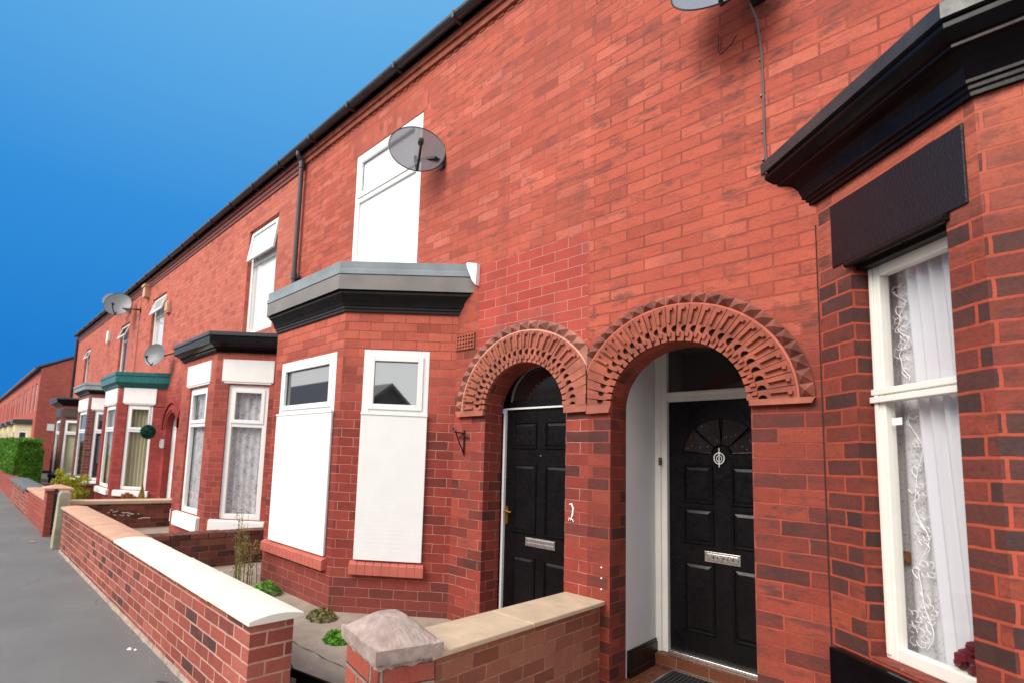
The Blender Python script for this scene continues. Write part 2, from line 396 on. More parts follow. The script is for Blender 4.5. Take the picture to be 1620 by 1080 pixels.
def glass(name, tint=(1, 1, 1), trans=.85, rough=.01, base=None):
    m, nt, b, out = newmat(name)
    nt.nodes.remove(b)
    gl = nt.nodes.new('ShaderNodeBsdfGlossy'); gl.inputs['Roughness'].default_value = rough
    tr = nt.nodes.new('ShaderNodeBsdfTransparent'); tr.inputs[0].default_value = (*tint, 1)
    fr = nt.nodes.new('ShaderNodeFresnel')
    gg = nt.nodes.new('ShaderNodeNewGeometry')
    nt.links.new(math_(nt, 'SUBTRACT', 1.5, math_(nt, 'MULTIPLY', gg.outputs['Backfacing'], .8333)), fr.inputs[0])
    f = math_(nt, 'MULTIPLY', fr.outputs[0], 1.15, True)
    src = tr
    if base:
        di = nt.nodes.new('ShaderNodeBsdfDiffuse'); di.inputs[0].default_value = (*base, 1)
        m2 = nt.nodes.new('ShaderNodeMixShader'); m2.inputs[0].default_value = 1-trans
        nt.links.new(tr.outputs[0], m2.inputs[1]); nt.links.new(di.outputs[0], m2.inputs[2]); src = m2
    mx = nt.nodes.new('ShaderNodeMixShader'); nt.links.new(f, mx.inputs[0])
    nt.links.new(src.outputs[0], mx.inputs[1]); nt.links.new(gl.outputs[0], mx.inputs[2]); nt.links.new(mx.outputs[0], out.inputs[0])
    return m
M['glass'] = glass('window glass')
M['glassdull'] = glass('hazy window glass', (.8, .8, .8), .8, .03, (.35, .36, .36))
def mirrorglass(name, col, f0, rough=.02):
    m, nt, b, out = newmat(name)
    b.inputs['Base Color'].default_value = (*col, 1); b.inputs['Roughness'].default_value = rough
    b.inputs['IOR'].default_value = 1.5; b.inputs['Specular IOR Level'].default_value = .8
    gl = nt.nodes.new('ShaderNodeBsdfGlossy'); gl.inputs['Roughness'].default_value = rough
    mx = nt.nodes.new('ShaderNodeMixShader'); mx.inputs[0].default_value = f0
    nt.links.new(b.outputs[0], mx.inputs[1]); nt.links.new(gl.outputs[0], mx.inputs[2]); nt.links.new(mx.outputs[0], out.inputs[0])
    return m
M['mirror'] = mirrorglass('reflective window glass', (.03, .03, .03), .42)
M['paleglass'] = mirrorglass('window glass over white net', (.75, .75, .75), .3)
M['mirror2'] = mirrorglass('dim reflective window glass', (.04, .035, .035), .35)
M['fanglass'] = mirrorglass('dark fanlight glass', (.02, .017, .016), .06, .08)
def lace(name, col, dens, scale=160, trans=.5, wv=0):
    m, nt, b, out = newmat(name)
    b.inputs['Base Color'].default_value = (*col, 1); b.inputs['Roughness'].default_value = .9
    uv = coords(nt, 'uv')
    n = noise(nt, uv, scale, 2, .6); n2 = noise(nt, uv, scale*.12, 4, .6)
    k = math_(nt, 'ADD', n, math_(nt, 'MULTIPLY', n2, .5))
    a = maprange(nt, k, .75-dens*.3-.08, .75-dens*.3+.08, trans, 1)
    tl = nt.nodes.new('ShaderNodeBsdfTranslucent'); tl.inputs[0].default_value = (*col, 1)
    ms = nt.nodes.new('ShaderNodeMixShader'); ms.inputs[0].default_value = .35
    nt.links.new(b.outputs[0], ms.inputs[1]); nt.links.new(tl.outputs[0], ms.inputs[2])
    tr = nt.nodes.new('ShaderNodeBsdfTransparent')
    mx = nt.nodes.new('ShaderNodeMixShader'); nt.links.new(a, mx.inputs[0])
    nt.links.new(tr.outputs[0], mx.inputs[1]); nt.links.new(ms.outputs[0], mx.inputs[2]); nt.links.new(mx.outputs[0], out.inputs[0])
    return m
M['net'] = lace('white voile', (.86, .86, .9), .6, 220, .55)
M['netA'] = lace('fine white voile', (.86, .86, .88), .38, 70, .62)
M['netdense'] = lace('white cotton curtain', (.88, .88, .93), 2, 200, .92)
M['lacebig'] = lace('patterned lace', (.88, .88, .92), .25, 75, .25)
M['curtcream'] = lace('cream curtain', (.66, .62, .42), 2, 200, .95)
M['embroid'] = plain('white embroidery', (.86, .86, .88), .8, var=.02, bs=0)
# perforated dish
m, nt, b, out = newmat('perforated grey dish mesh')
b.inputs['Base Color'].default_value = (.13, .13, .145, 1); b.inputs['Roughness'].default_value = .5
tr = nt.nodes.new('ShaderNodeBsdfTransparent'); tr.inputs[0].default_value = (.9, .9, .95, 1)
mx = nt.nodes.new('ShaderNodeMixShader'); mx.inputs[0].default_value = .80
nt.links.new(tr.outputs[0], mx.inputs[1]); nt.links.new(b.outputs[0], mx.inputs[2]); nt.links.new(mx.outputs[0], out.inputs[0])
M['perf'] = m
# asphalt
m, nt, b, out = newmat('pavement asphalt')
pos = coords(nt)
n1 = noise(nt, pos, 1.2, 6, .6); n2 = noise(nt, pos, 160, 3, .7); n3 = noise(nt, pos, 9, 5, .6)
c = ramp(nt, n1, [(.3, (.150, .146, .143)), (.55, (.178, .173, .168)), (.75, (.205, .199, .192))])
c = mixc(nt, .65, c, ramp(nt, n2, [(.3, .55), (.55, 1.0), (.75, 1.6)]), 'MULTIPLY')
c = mixc(nt, maprange(nt, n3, .55, .8, 0, .35), c, (.12, .117, .114))
vo = nt.nodes.new('ShaderNodeTexVoronoi'); vo.inputs['Scale'].default_value = 7; nt.links.new(pos, vo.inputs['Vector'])
sp = math_(nt, 'LESS_THAN', vo.outputs['Distance'], .05)
c = mixc(nt, math_(nt, 'MULTIPLY', sp, .5), c, (.32, .31, .30))
vc = nt.nodes.new('ShaderNodeTexVoronoi'); vc.feature = 'DISTANCE_TO_EDGE'; vc.inputs['Scale'].default_value = .55
wn = nt.nodes.new('ShaderNodeTexNoise'); wn.inputs['Scale'].default_value = 3; wn.inputs['Detail'].default_value = 6; nt.links.new(pos, wn.inputs['Vector'])
wv_ = nt.nodes.new('ShaderNodeVectorMath'); wv_.operation = 'MULTIPLY_ADD'; nt.links.new(wn.outputs['Color'], wv_.inputs[0]); wv_.inputs[1].default_value = (.5, .5, 0); nt.links.new(pos, wv_.inputs[2]); nt.links.new(wv_.outputs[0], vc.inputs['Vector'])
ck = math_(nt, 'MULTIPLY', math_(nt, 'LESS_THAN', vc.outputs['Distance'], .0035), maprange(nt, n1, .48, .6, 0, .55))
c = mixc(nt, ck, c, (.05, .048, .046))
nt.links.new(c, b.inputs['Base Color']); b.inputs['Roughness'].default_value = .85
bump(nt, b, math_(nt, 'ADD', n2, math_(nt, 'MULTIPLY', n3, .6)), .5, .004)
M['asphalt'] = m

# ------------------------------------------------------------------ building blocks
def arcpts(cx, cz, r, n=24, a0=0, a1=pi):
    return [(cx + r*cos(a0+(a1-a0)*k/n), cz + r*sin(a0+(a1-a0)*k/n)) for k in range(n+1)]
def archhole(x0, x1, zb, zs, n=24):
    return [(x0, zb), (x1, zb)] + arcpts((x0+x1)/2, zs, (x1-x0)/2, n)
def rect(a0, a1, z0, z1): return [(a0, z0), (a1, z0), (a1, z1), (a0, z1)]

def window(fr, house, a0, a1, z0, z1, zt, b, fw=.06, mats=('white', 'glass', 'glass'), open_top=0, thick=.06, blind=None, name='window', label=None, room=True, sash=True):
    """frame front at depth b; upper light above zt"""
    mb = MB()
    mb.fbox(fr, a0, a0+fw, b-thick, b, z0, z1); mb.fbox(fr, a1-fw, a1, b-thick, b, z0, z1)
    mb.fbox(fr, a0+fw, a1-fw, b-thick, b, z1-fw, z1); mb.fbox(fr, a0+fw, a1-fw, b-thick, b, z0, z0+fw)
    mb.fbox(fr, a0+fw, a1-fw, b-thick, b-.002, zt-fw*.45, zt+fw*.45)
    w = mb.build(name, M[mats[0]], house, bevel=.006)
    if label: w['label'] = label
    t = fw*.45
    # panes
    def pane(p0, p1, q0, q1, mt):
        o = MB(); o.face([fr.p(p0, b-.028, q0), fr.p(p1, b-.028, q0), fr.p(p1, b-.028, q1), fr.p(p0, b-.028, q1)])
        return o.build('pane', M[mt], w)
    pane(a0+fw, a1-fw, z0+fw, zt-t, mats[2])
    s = MB()
    sw = fw*.7
    u0, u1, v0, v1 = a0+fw*.75, a1-fw*.75, zt+t*.6, z1-fw*.75
    if open_top:
        # top hung sash swung outwards about its upper edge
        h = v1-v0; ca, sa = cos(open_top), sin(open_top)
        def q(a, t_, e):     # t_ down from the hinge, e outward thickness
            return fr.p(a, b+.01+t_*sa+e*ca, v1 - t_*ca + e*sa)
        for (c0, c1, t0, t1) in ((u0, u0+sw, 0, h), (u1-sw, u1, 0, h), (u0+sw, u1-sw, 0, sw), (u0+sw, u1-sw, h-sw, h)):
            s.hexa([q(c0, t0, 0), q(c1, t0, 0), q(c1, t0, .035), q(c0, t0, .035), q(c0, t1, 0), q(c1, t1, 0), q(c1, t1, .035), q(c0, t1, .035)])
        sh = s.build('sash', M[mats[0]], w)
        g = MB(); g.face([q(u0+sw, sw, .017), q(u1-sw, sw, .017), q(u1-sw, h-sw, .017), q(u0+sw, h-sw, .017)])
        g.build('pane', M[mats[1]], w)
    else:
        if sash:
            for (c0, c1, t0, t1) in ((u0, u0+sw, v0, v1), (u1-sw, u1, v0, v1), (u0+sw, u1-sw, v0, v0+sw), (u0+sw, u1-sw, v1-sw, v1)):
                s.fbox(fr, c0, c1, b-.02, b+.012, t0, t1)
            s.build('sash', M[mats[0]], w, bevel=.004)
            pane(u0+sw, u1-sw, v0+sw, v1-sw, mats[1])
        else:
            pane(a0+fw, a1-fw, zt+t, z1-fw, mats[1])
    if room:
        r = MB()
        e = .45
        P = lambda a, bb, z: fr.p(a, bb, z)
        r.face([P(a0, b-e, z0-.1), P(a1, b-e, z0-.1), P(a1, b-e, z1+.1), P(a0, b-e, z1+.1)])
        bb = b-thick-.004
        r.face([P(a0, bb, z0), P(a0, b-e, z0-.1), P(a0, b-e, z1+.1), P(a0, bb, z1)])
        r.face([P(a1, bb, z0), P(a1, b-e, z0-.1), P(a1, b-e, z1+.1), P(a1, bb, z1)])
        r.face([P(a0, bb, z1), P(a1, bb, z1), P(a1, b-e, z1+.1), P(a0, b-e, z1+.1)])
        r.face([P(a0, bb, z0), P(a1, bb, z0), P(a1, b-e, z0-.1), P(a0, b-e, z0-.1)])
        r.build('room_lining', M['roomwall'], house)
    if blind:
        bl = MB(); bl.face([fr.p(a0+.01, b-.075, z0+.02), fr.p(a1-.01, b-.075, z0+.02), fr.p(a1-.01, b-.075, z1-.02), fr.p(a0+.01, b-.075, z1-.02)])
        bl.build('blind', M[blind], w)
    return w

def curtain(fr, a0, a1, b, z0, z1, folds, amp, mat, name, label, cat='curtain', slant=0, group=None, pinch=0):
    mb = MB(); nu, nz = max(24, folds*10), 14
    i = 0
    for k in range(nz+1):
        t = k/nz; z = z0+(z1-z0)*t
        for j in range(nu+1):
            u = j/nu
            sh = slant*(t-.5) + pinch*sin(pi*t)*(u-.5)
            a = a0+(a1-a0)*u+sh
            bb = b + amp*sin(u*folds*2*pi + .6*sin(3*t)) * (.7+.3*t) + amp*.4*sin(u*folds*4.7+2+t)
            mb.v.append(fr.p(a, bb, z))
    for k in range(nz):
        for j in range(nu):
            p = k*(nu+1)+j
            mb.f.append([p, p+1, p+nu+2, p+nu+1]); mb.m.append(0); mb.swap.append(False)
    o = mb.build(name, M[mat], smooth=True)
    # uv along the cloth
    uv = o.data.uv_layers[0]
    for poly in o.data.polygons:
        for li in poly.loop_indices:
            vi = o.data.loops[li].vertex_index
            uv.data[li].uv = ((vi % (nu+1))/nu*(a1-a0)*1.4, (vi//(nu+1))/nz*(z1-z0))
    tag(o, label, cat, group)
    return o

def bay(house, xjn, xcn, xcf, xjf, yf, ztop, wallmat, zb=.1, wins=()):
    """xjn near join, xcn near front corner, xcf far corner, xjf far join.
    wins: dict face -> (a0,a1,z0,z1,reveal). near: a from corner to join along wall."""
    L1 = math.hypot(xjn-xcn, D-yf); L3 = math.hypot(xcf-xjf, D-yf)
    fn = Fr(xcn, yf, (xjn-xcn)/L1, (D-yf)/L1, (D-yf)/L1, -(xjn-xcn)/L1)
    ff = Fr(0, yf, 1, 0, 0, -1)
    fz = Fr(xjf, D, (xcf-xjf)/L3, (yf-D)/L3, -(D-yf)/L3, -(xcf-xjf)/L3)
    fs = {'near': (fn, 0, L1), 'front': (ff, xcf, xcn), 'far': (fz, 0, L3)}
    mb = MB()
    for k, (fr, a0, a1) in fs.items():
        hs = [rect(w[0], w[1], w[2], w[3]) for w in wins.get(k, [])]
        mb.sheet(fr, rect(a0, a1, zb, ztop), hs, [w[4] for w in wins.get(k, [])])
    mb.build('bay_wall', wallmat, house)
    return fs

def bayroof(house, path, prof_cornice, prof_fascia, prof_top, mc, mf, mt, ztop):
    a = MB(); a.sweep(path, prof_cornice); a.build('cornice', M[mc], house)
    f = MB(); f.sweep(path, prof_fascia); f.build('fascia', M[mf], house)
    t = MB(); offs = t.sweep(path, prof_top)
    o, z = prof_top[-1]
    top = [(p[0]+m_.x*o, p[1]+m_.y*o) for p, m_ in zip(path, offs)]
    t.face([(x, y, z) for x, y in top])
    bt = [(p[0]+m_.x*.0, p[1]+m_.y*.0, prof_cornice[0][1]+.01) for p, m_ in zip(path, offs)]
    t.face(bt)
    t.build('bay_roof', M[mt], house)

# voussoir ring and nailhead hood
def arch_ring(house, cx, zs, r0, r1, r2, nv, nh, mv, mh, mj, clip=None, seg=28):
    def ok(a, r):
        x = cx + r*cos(a)
        if clip is None: return True
        return x < clip[1] and x > clip[0]
    base = MB()
    def sector(mb, ra, rb, b0, b1, clipx=True):
        n = 40
        for k in range(n):
            t0, t1 = pi*k/n, pi*(k+1)/n
            def P(r, t):
                x = cx+r*cos(t)
                if clip: x = min(max(x, clip[0]), clip[1])
                return (x, zs+r*sin(t))
            p = [P(ra, t0), P(rb, t0), P(rb, t1), P(ra, t1)]
            if abs(p[0][0]-p[1][0]) + abs(p[0][1]-p[1][1]) < .004: continue
            if clip and (p[1][0] in clip and p[2][0] in clip) and (p[0][0] in clip and p[3][0] in clip): continue
            mb.prism(FAC, p, b0, b1)
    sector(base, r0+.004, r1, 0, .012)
    base.build('arch_backing', M['gapshade'], house)  # painted dark so the shallow keyholes look deep in shade
    v = MB(); pitch = pi/nv
    for k in range(nv):
        tc = (k+.5)*pitch
        w = pitch*.47
        # outline in (r, t): wedge with a keyhole bite on one flank near the intrados
        def Q(r, t): return (cx+r*cos(tc+t), zs+r*sin(tc+t))
        rb = r0+(r1-r0)*.30; br = (r1-r0)*.105
        out = [(r0-.012, -w), (rb-br*1.1, -w)]
        for j in range(7):
            a = -pi/2 + pi*j/6
            out.append((rb+br*sin(a), -w + br*1.15*cos(a)/rb))
        out += [(r1, -w), (r1, w), (r0+(r1-r0)*.12, w), (r0+(r1-r0)*.05, w*.55), (r0-.012, w*.6)]
        pts = [Q(r, t) for r, t in out]
        if clip and any(not (clip[0]+.004 < x < clip[1]-.004) for x, z in pts):
            if sum(clip[0]+.004 < x < clip[1]-.004 for x, z in pts) < 4: continue
            pts = [(min(max(x, clip[0]+.004), clip[1]-.004), z) for x, z in pts]
        jit = random.uniform(-.004, .004)
        v.prism(FAC, pts, .0, .036+jit)
        # raised stem with a rolled head
        if not clip or all(clip[0]+.03 < Q(r, t)[0] < clip[1]-.03 for r in (rb, r1) for t in (-w, w)):
            st = [(rb+br*1.6, w*.05), (r1-.035, w*.05), (r1-.035, -w*.35), (r1-.018, -w*.45), (r1-.012, w*.1), (r1-.025, w*.62), (rb+br*1.6, w*.5)]
            v.prism(FAC, [Q(r, t) for r, t in st], .03, .056+jit)
            st = [(rb-br*2.2, w*.0), (rb-br*1.0, w*.0), (rb-br*.9, w*.75), (rb-br*2.2, w*.6)]
            v.prism(FAC, [Q(r, t) for r, t in st], .03, .05+jit)
    v.build('arch_ring', M[mv], house, bevel=.007)
    # thin mortar fillet outside the ring
    j = MB(); sector(j, r1, r1+.012, 0, .030); j.build('mortar_fillet', M[mj], house)
    h = MB(); ph = pi/nh
    sector(h, r1+.012, r2, 0, .018)
    for k in range(nh):
        t0, t1 = k*ph, (k+1)*ph
        ra, rb_ = r1+.014, r2
        def Q(r, t): return (cx+r*cos(t), zs+r*sin(t))
        c = [Q(ra, t0+ph*.03), Q(rb_, t0+ph*.03), Q(rb_, t1-ph*.03), Q(ra, t1-ph*.03)]
        if clip and any(not (clip[0]-.02 < x < clip[1]+.02) for x, z in c): continue
        ap = Q((ra*.55+rb_*.45), t0+ph*.5)
        A = FAC.p(ap[0], .062+random.uniform(-.006, .006), ap[1])
        C = [FAC.p(x, .018, z) for x, z in c]
        for q in range(4):
            h.face([C[q], C[(q+1) % 4], A])
    h.build('hood_mould', M[mh], house)

def panel(mb, fr, a0, a1, b, z0, z1, w=.022, h=.012):
    """raised moulding frame with bevelled sides and a raised field"""
    def ring(o0, h0, o1, h1):
        P = [fr.p(a0+o0, b+h0, z0+o0), fr.p(a1-o0, b+h0, z0+o0), fr.p(a1-o0, b+h0, z1-o0), fr.p(a0+o0, b+h0, z1-o0)]
        Q = [fr.p(a0+o1, b+h1, z0+o1), fr.p(a1-o1, b+h1, z0+o1), fr.p(a1-o1, b+h1, z1-o1), fr.p(a0+o1, b+h1, z1-o1)]
        for k in range(4):
            l = (k+1) % 4; mb.face([P[k], P[l], Q[l], Q[k]])
        return Q
    ring(0, 0, w*.35, h); ring(w*.35, h, w*.65, h); ring(w*.65, h, w, .001); Q = ring(w, .001, w*2.0, h*.8)
    mb.face(Q)

# ------------------------------------------------------------------ houses
ZE = 5.77        # underside of the brick eaves band
def house(name, label, x0, x1, holes, depths, wallmat, band='terra', dent=True):
    h = thing('terraced_house', label, 'house', ((x0+x1)/2, D, 0), 'terraced houses in a row')
    w = MB(); w.sheet(FAC, rect(x0, x1, 0, 5.97), holes, depths)
    w.face([(x0, D, 0), (x0, 11, 0), (x0, 11, 5.97), (x0, D, 5.97)]) if x0 < -24 else None
    w.build('wall', wallmat, h)
    e = MB()
    e.box(x0, x1, D-.035, D-.001, ZE+.06, ZE+.13); e.box(x0, x1, D-.06, D-.001, ZE+.13, ZE+.205)
    if dent:
        k = x0+.03
        while k < x1-.05:
            e.box(k, k+.07, D-.009, D-.001, ZE+.03, ZE+.06); k += .115
    else:
        e.box(x0, x1, D-.02, D-.001, ZE, ZE+.06)
    e.build('eaves_band', M[band], h)
    f = MB(); f.box(x0, x1, D-.075, D-.02, ZE+.205, 5.99+.04); f.build('fascia', M['blacksatin'], h)
    # half-round gutter
    g = MB(); n = 8; yc, zc, r = D-.145, 6.035, .06
    pr = [(yc+r*cos(pi+pi*k/n), zc+r*sin(pi+pi*k/n)) for k in range(n+1)]
    pr += [(yc+r*.86*cos(2*pi-pi*k/n), zc+r*.86*sin(2*pi-pi*k/n)) for k in range(n+1)]
    i = len(g.v)
    for X in (x0, x1):
        g.v += [(X, y, z) for y, z in pr]
    L = len(pr)
    for k in range(L):
        l = (k+1) % L; g.f.append([k, l, L+l, L+k]); g.m.append(0); g.swap.append(False)
    k = x0+.4
    while k < x1:
        g.box(k, k+.03, yc-r-.006, yc+r+.01, zc-r-.008, zc+.008); k += .92
    g.build('gutter', M['gutter'], h)
    rf = MB()
    rz = lambda y: 6.06+(y-(D-.12))*.53
    rf.hexa([(x0, D-.12, rz(D-.12)), (x1, D-.12, rz(D-.12)), (x1, 7.4, rz(7.4)), (x0, 7.4, rz(7.4)),
             (x0, D-.12, rz(D-.12)+.03), (x1, D-.12, rz(D-.12)+.03), (x1, 7.4, rz(7.4)+.03), (x0, 7.4, rz(7.4)+.03)])
    rf.hexa([(x0, 7.4, rz(7.4)), (x1, 7.4, rz(7.4)), (x1, 11, 6.1), (x0, 11, 6.1), (x0, 7.4, rz(7.4)+.03), (x1, 7.4, rz(7.4)+.03), (x1, 11, 6.13), (x0, 11, 6.13)])
    rf.build('roof', M['slate'], h)
    return h

def panel_door(h, x0, x1, y, z0, z1, mat, panels, name='door', label=None):
    fr = Fr(0, y, 1, 0, 0, -1)
    d = MB(); d.fbox(fr, x0, x1, -.045, 0, z0, z1)
    for (a, b_, c, e) in panels: panel(d, fr, a, b_, .001, c, e)
    o = d.build(name, M[mat], h)
    if label: o['label'] = label
    return o, fr

# ================= HOUSE A (nearest, open white porch)
XB = [1.9+1.2, -1.885, -6.45, -11.05, -15.5, -20.0, -24.65]
AX0, AX1, AZS = -1.715, -.854, 1.97
hA = house('A', 'nearest terraced house with white lined porch, black front door and black bay cornice', XB[1], XB[0],
           [archhole(AX0, AX1, .02, AZS, 32), rect(.25, 1.35, 3.9, 5.35)], [.245, .1], M['brickA'])
cxA, rA = (AX0+AX1)/2, (AX1-AX0)/2
arch_ring(hA, cxA, AZS, rA, .657, .735, 27, 27, 'terra', 'hoodA', 'jointA', clip=(-1.883, 5))
window(FAC, hA, .25, 1.35, 3.9, 5.35, 4.8, -.1, mats=('white', 'mirror2', 'mirror2'), room=False)
# porch
pl = MB()
pl.box(AX0-.06, AX0-.003, D+.245, 4.40, .02, 2.62)                     # left white wall
pl.box(-.80, -.74, D+.245, 4.40, .02, 2.62)
pl.box(AX0-.003, -.80, D+.245, 4.40, 2.62, 2.66)
# reveal backing so that the arch return closes on the porch
ring = archhole(AX0-.003, -.80, .02, AZS, 32)
pl.build('porch_wall', M['plaster'], hA)
bk = MB(); bk.sheet(Fr(0, D+.246, 1, 0, 0, 1), rect(AX0-.3, -.5, .0, 2.9), [archhole(AX0, AX1, .0, AZS, 32)], 0.0); bk.build('porch_inner_wall', M['plaster'], hA)
sk = MB(); sk.box(AX0-.003, AX0+.016, D+.27, 4.27, .05, .215); sk.box(AX0-.003, AX0+.024, D+.27, 4.27, .05, .10); sk.box(AX0-.003, AX0+.010, D+.27, 4.27, .215, .235)
sk.build('skirting', M['blacksatin'], hA, bevel=.004)
pf = MB(); pf.box(AX0-.003, -.80, D-.02, 4.2, -.02, .05); pf.box(AX0+.02, -.80, 4.2, 4.33, .05, .142); pf.build('porch_floor', M['tile'], hA)
ts = MB(); ts.box(-1.63, -.82, 4.285, 4.36, .1425, .165); ts.build('threshold', M['silver'], hA, bevel=.003)
df = MB()
for (a, b_, y0, dz) in ((AX0-.002, -1.632, 4.29, 0), (AX0-.002, -1.672, 4.265, 0), (-.828, -.80, 4.29, 0)):
    df.box(a, b_, y0, 4.37, .142, 2.6)
df.box(-1.632, -.828, 4.29, 4.37, 2.10, 2.165); df.box(-1.632, -.828, 4.275, 4.37, 2.15, 2.175)
df.build('door_frame', M['cream'], hA, bevel=.006)
fl = MB(); fl.face([(-1.632, 4.34, 2.17), (-.828, 4.34, 2.17), (-.828, 4.34, 2.62), (-1.632, 4.34, 2.62)]); fl.build('fanlight', M['fanglass'], hA)
dA, fA = panel_door(hA, -1.63, -.828, 4.335, .166, 2.10, 'blackdoor',
    [(-1.53, -1.31, 1.30, 1.60), (-1.20, -.95, 1.30, 1.60), (-1.53, -1.31, .99, 1.27), (-1.20, -.95, .99, 1.27), (-1.53, -1.31, .33, .86), (-1.20, -.95, .33, .86)])
# sunburst light in the door: four leaded sectors
sb = MB(); sg = MB()
for k in range(4):
    t0, t1 = pi*k/4+.05, pi*(k+1)/4-.05
    P = [(-1.255+.07*cos(t), 1.69+.07*sin(t)) for t in (t1, (t0+t1)/2, t0)] + [(-1.255+.262*cos(t0+(t1-t0)*j/5), 1.69+.262*sin(t0+(t1-t0)*j/5)) for j in range(6)]
    sg.prism(fA, P, 0, .003)
    n = len(P); cx_, cz_ = sum(p[0] for p in P)/n, sum(p[1] for p in P)/n
    for i in range(n):
        a, b_ = P[i], P[(i+1) % n]
        o = lambda q, s_: (cx_+(q[0]-cx_)*s_, cz_+(q[1]-cz_)*s_)
        a1, b1 = o(a, 1.10), o(b_, 1.10)
        sb.face([fA.p(a[0], .004, a[1]), fA.p(b_[0], .004, b_[1]), fA.p((b_[0]+b1[0])/2, .016, (b_[1]+b1[1])/2), fA.p((a[0]+a1[0])/2, .016, (a[1]+a1[1])/2)])
        sb.face([fA.p((a[0]+a1[0])/2, .016, (a[1]+a1[1])/2), fA.p((b_[0]+b1[0])/2, .016, (b_[1]+b1[1])/2), fA.p(b1[0], .001, b1[1]), fA.p(a1[0], .001, a1[1])])
sb.build('sunburst_moulding', M['blackdoor'], dA)
ld = sg
rnd = random.Random(5)
for k in range(60):
    t = rnd.uniform(.1, pi-.1); r = rnd.uniform(.1, .25)
    if abs((t/(pi/4)) % 1 - .5) > .38: continue
    x, z = -1.255+r*cos(t), 1.69+r*sin(t); s_ = rnd.uniform(.0012, .0032)
    ld.prism(fA, [(x-s_, z), (x, z-s_), (x+s_, z), (x, z+s_)], .003, .0055, 1)
ld.build('leaded_pane', [M['fanglass'], M['silver']], dA)
lt = MB(); lt.fbox(fA, -1.377, -1.143, 0, .008, .872, .95); lt.fbox(fA, -1.36, -1.16, .008, .013, .886, .936)
for k in range(9):
    x = -1.345+k*.0213; lt.prism(fA, arcpts(x, .911, .011+.004*(k % 3), 10, 0, 2*pi)[:-1], .012, .019)
lt.build('letterplate', M['silver'], dA, bevel=.0015)
kn = MB()
cxk, czk = -1.266, 1.655
for s_ in (-1, 1):
    kn.tube([fA.p(cxk+s_*.034*sin(pi*j/10), .018, czk+.038*cos(pi*j/10)*(1 if j < 5 else 1.2)) for j in range(11)], .0045, 6)
    kn.tube([fA.p(cxk+s_*.018*sin(pi*j/8), .018, czk-.005+.024*cos(pi*j/8)) for j in range(9)], .003, 6)
kn.tube([fA.p(cxk, .018, czk+.075), fA.p(cxk, .018, czk-.07)], .004, 6)
kn.fbox(fA, cxk-.008, cxk+.008, 0, .02, czk+.03, czk+.045)
kn.build('knocker', M['white'], dA)
kb = MB(); kb.box(-1.683, -1.660, 4.252, 4.266, 1.585, 1.645); kb.build('bell_push', M['iron'], hA, bevel=.002)
kb = MB(); kb.box(-1.678, -1.665, 4.247, 4.252, 1.592, 1.61); kb.box(-1.678, -1.665, 4.247, 4.252, 1.62, 1.638); kb.build('bell_button', M['brass'], hA)
# bay A
YA = 2.905; XC = .078; s2 = .6*1.0
LA = math.hypot(XC+.517, D-YA)
fs = bay(hA, 1.85+.595, 1.85, XC, -.517, YA, 3.14, M['brickBayA'], zb=.02,
         wins={'far': [(.2135, .703, .70, 2.625, .10)], 'front': [(.50, 1.43, .70, 2.6, .10)]})
fz = fs['far'][0]; ffA = fs['front'][0]
wA = window(fz, hA, .2135, .703, .70, 2.612, 1.945, -.083, fw=.062, mats=('cream', 'glass', 'glass'), sash=False, thick=.05, room=False)
tb = MB(); tb.fbox(fz, .2135, .703, -.083, -.062, 1.915, 1.945); tb.fbox(fz, .2135, .703, -.083, -.07, 1.955, 1.985); tb.fbox(fz, .225, .245, -.083, -.074, .72, 2.6); tb.build('glazing_bar', M['cream'], wA, bevel=.003)
window(ffA, hA, .50, 1.43, .70, 2.6, 1.945, -.083, fw=.062, mats=('cream', 'glass', 'glass'), sash=False, thick=.05, room=False)
li = MB(); li.fbox(fz, .105, .797, -.02, .008, 2.655, 3.0); li.build('lintel', M['blackcrackle'], hA, bevel=.004)
li = MB(); li.fbox(fz, .20, .72, -.10, .018, 2.622, 2.653); li.fbox(fz, .205, .715, -.10, -.03, 2.60, 2.622); li.tube([fz.p(.205, .014, 2.632), fz.p(.715, .014, 2.632)], .016, 10); li.build('lintel_moulding', M['blacksatin'], hA)
li = MB(); li.fbox(ffA, .40, 1.53, -.02, .022, 2.655, 3.0); li.build('lintel', M['blackcrackle'], hA, bevel=.004)
si = MB(); si.fbox(fz, .05, .81, -.10, .06, .50, .685); si.fbox(ffA, .30, 1.6, -.10, .06, .50, .685); si.build('sill', M['blackgloss'], hA, bevel=.008)
pathA = [(-.517, D), (XC, YA), (1.85, YA), (1.85+.595, D)]
bayroof(hA, pathA, [(.0, 3.075), (.022, 3.075), (.022, 3.092), (.032, 3.10), (.032, 3.115), (.045, 3.122), (.045, 3.135), (.05, 3.155), (.058, 3.185), (.075, 3.215), (.105, 3.24), (.125, 3.248), (.125, 3.262), (.138, 3.268), (.150, 3.285)],
        [(.150, 3.285), (.160, 3.30), (.168, 3.315), (.168, 3.335), (.155, 3.342), (.155, 3.352)], [(.155, 3.352), (.182, 3.352), (.182, 3.42), (.17, 3.43)], 'blackgloss', 'blackgloss', 'gutter', 3.42)
jg = MB(); jg.fbox(FAC, -.5255, -.5200, -.002, .0030, .05, 2.95); jg.build('joint_shade_strip', M['gapshade'], hA)  # thin dark strip painting the shadow of the gap between wall and bay
# interior lining of bay A: pale room
rm = MB()
rm.face([(-.72, 4.1, .6), (1.9, 4.1, .6), (1.9, 4.1, 2.8), (-.72, 4.1, 2.8)]); rm.face([(-.72, 3.6, .6), (-.72, 4.1, .6), (-.72, 4.1, 2.8), (-.72, 3.6, 2.8)])
rm.build('room_lining', plain('pale grey room', (.5, .49, .5), .9, bs=0), hA)

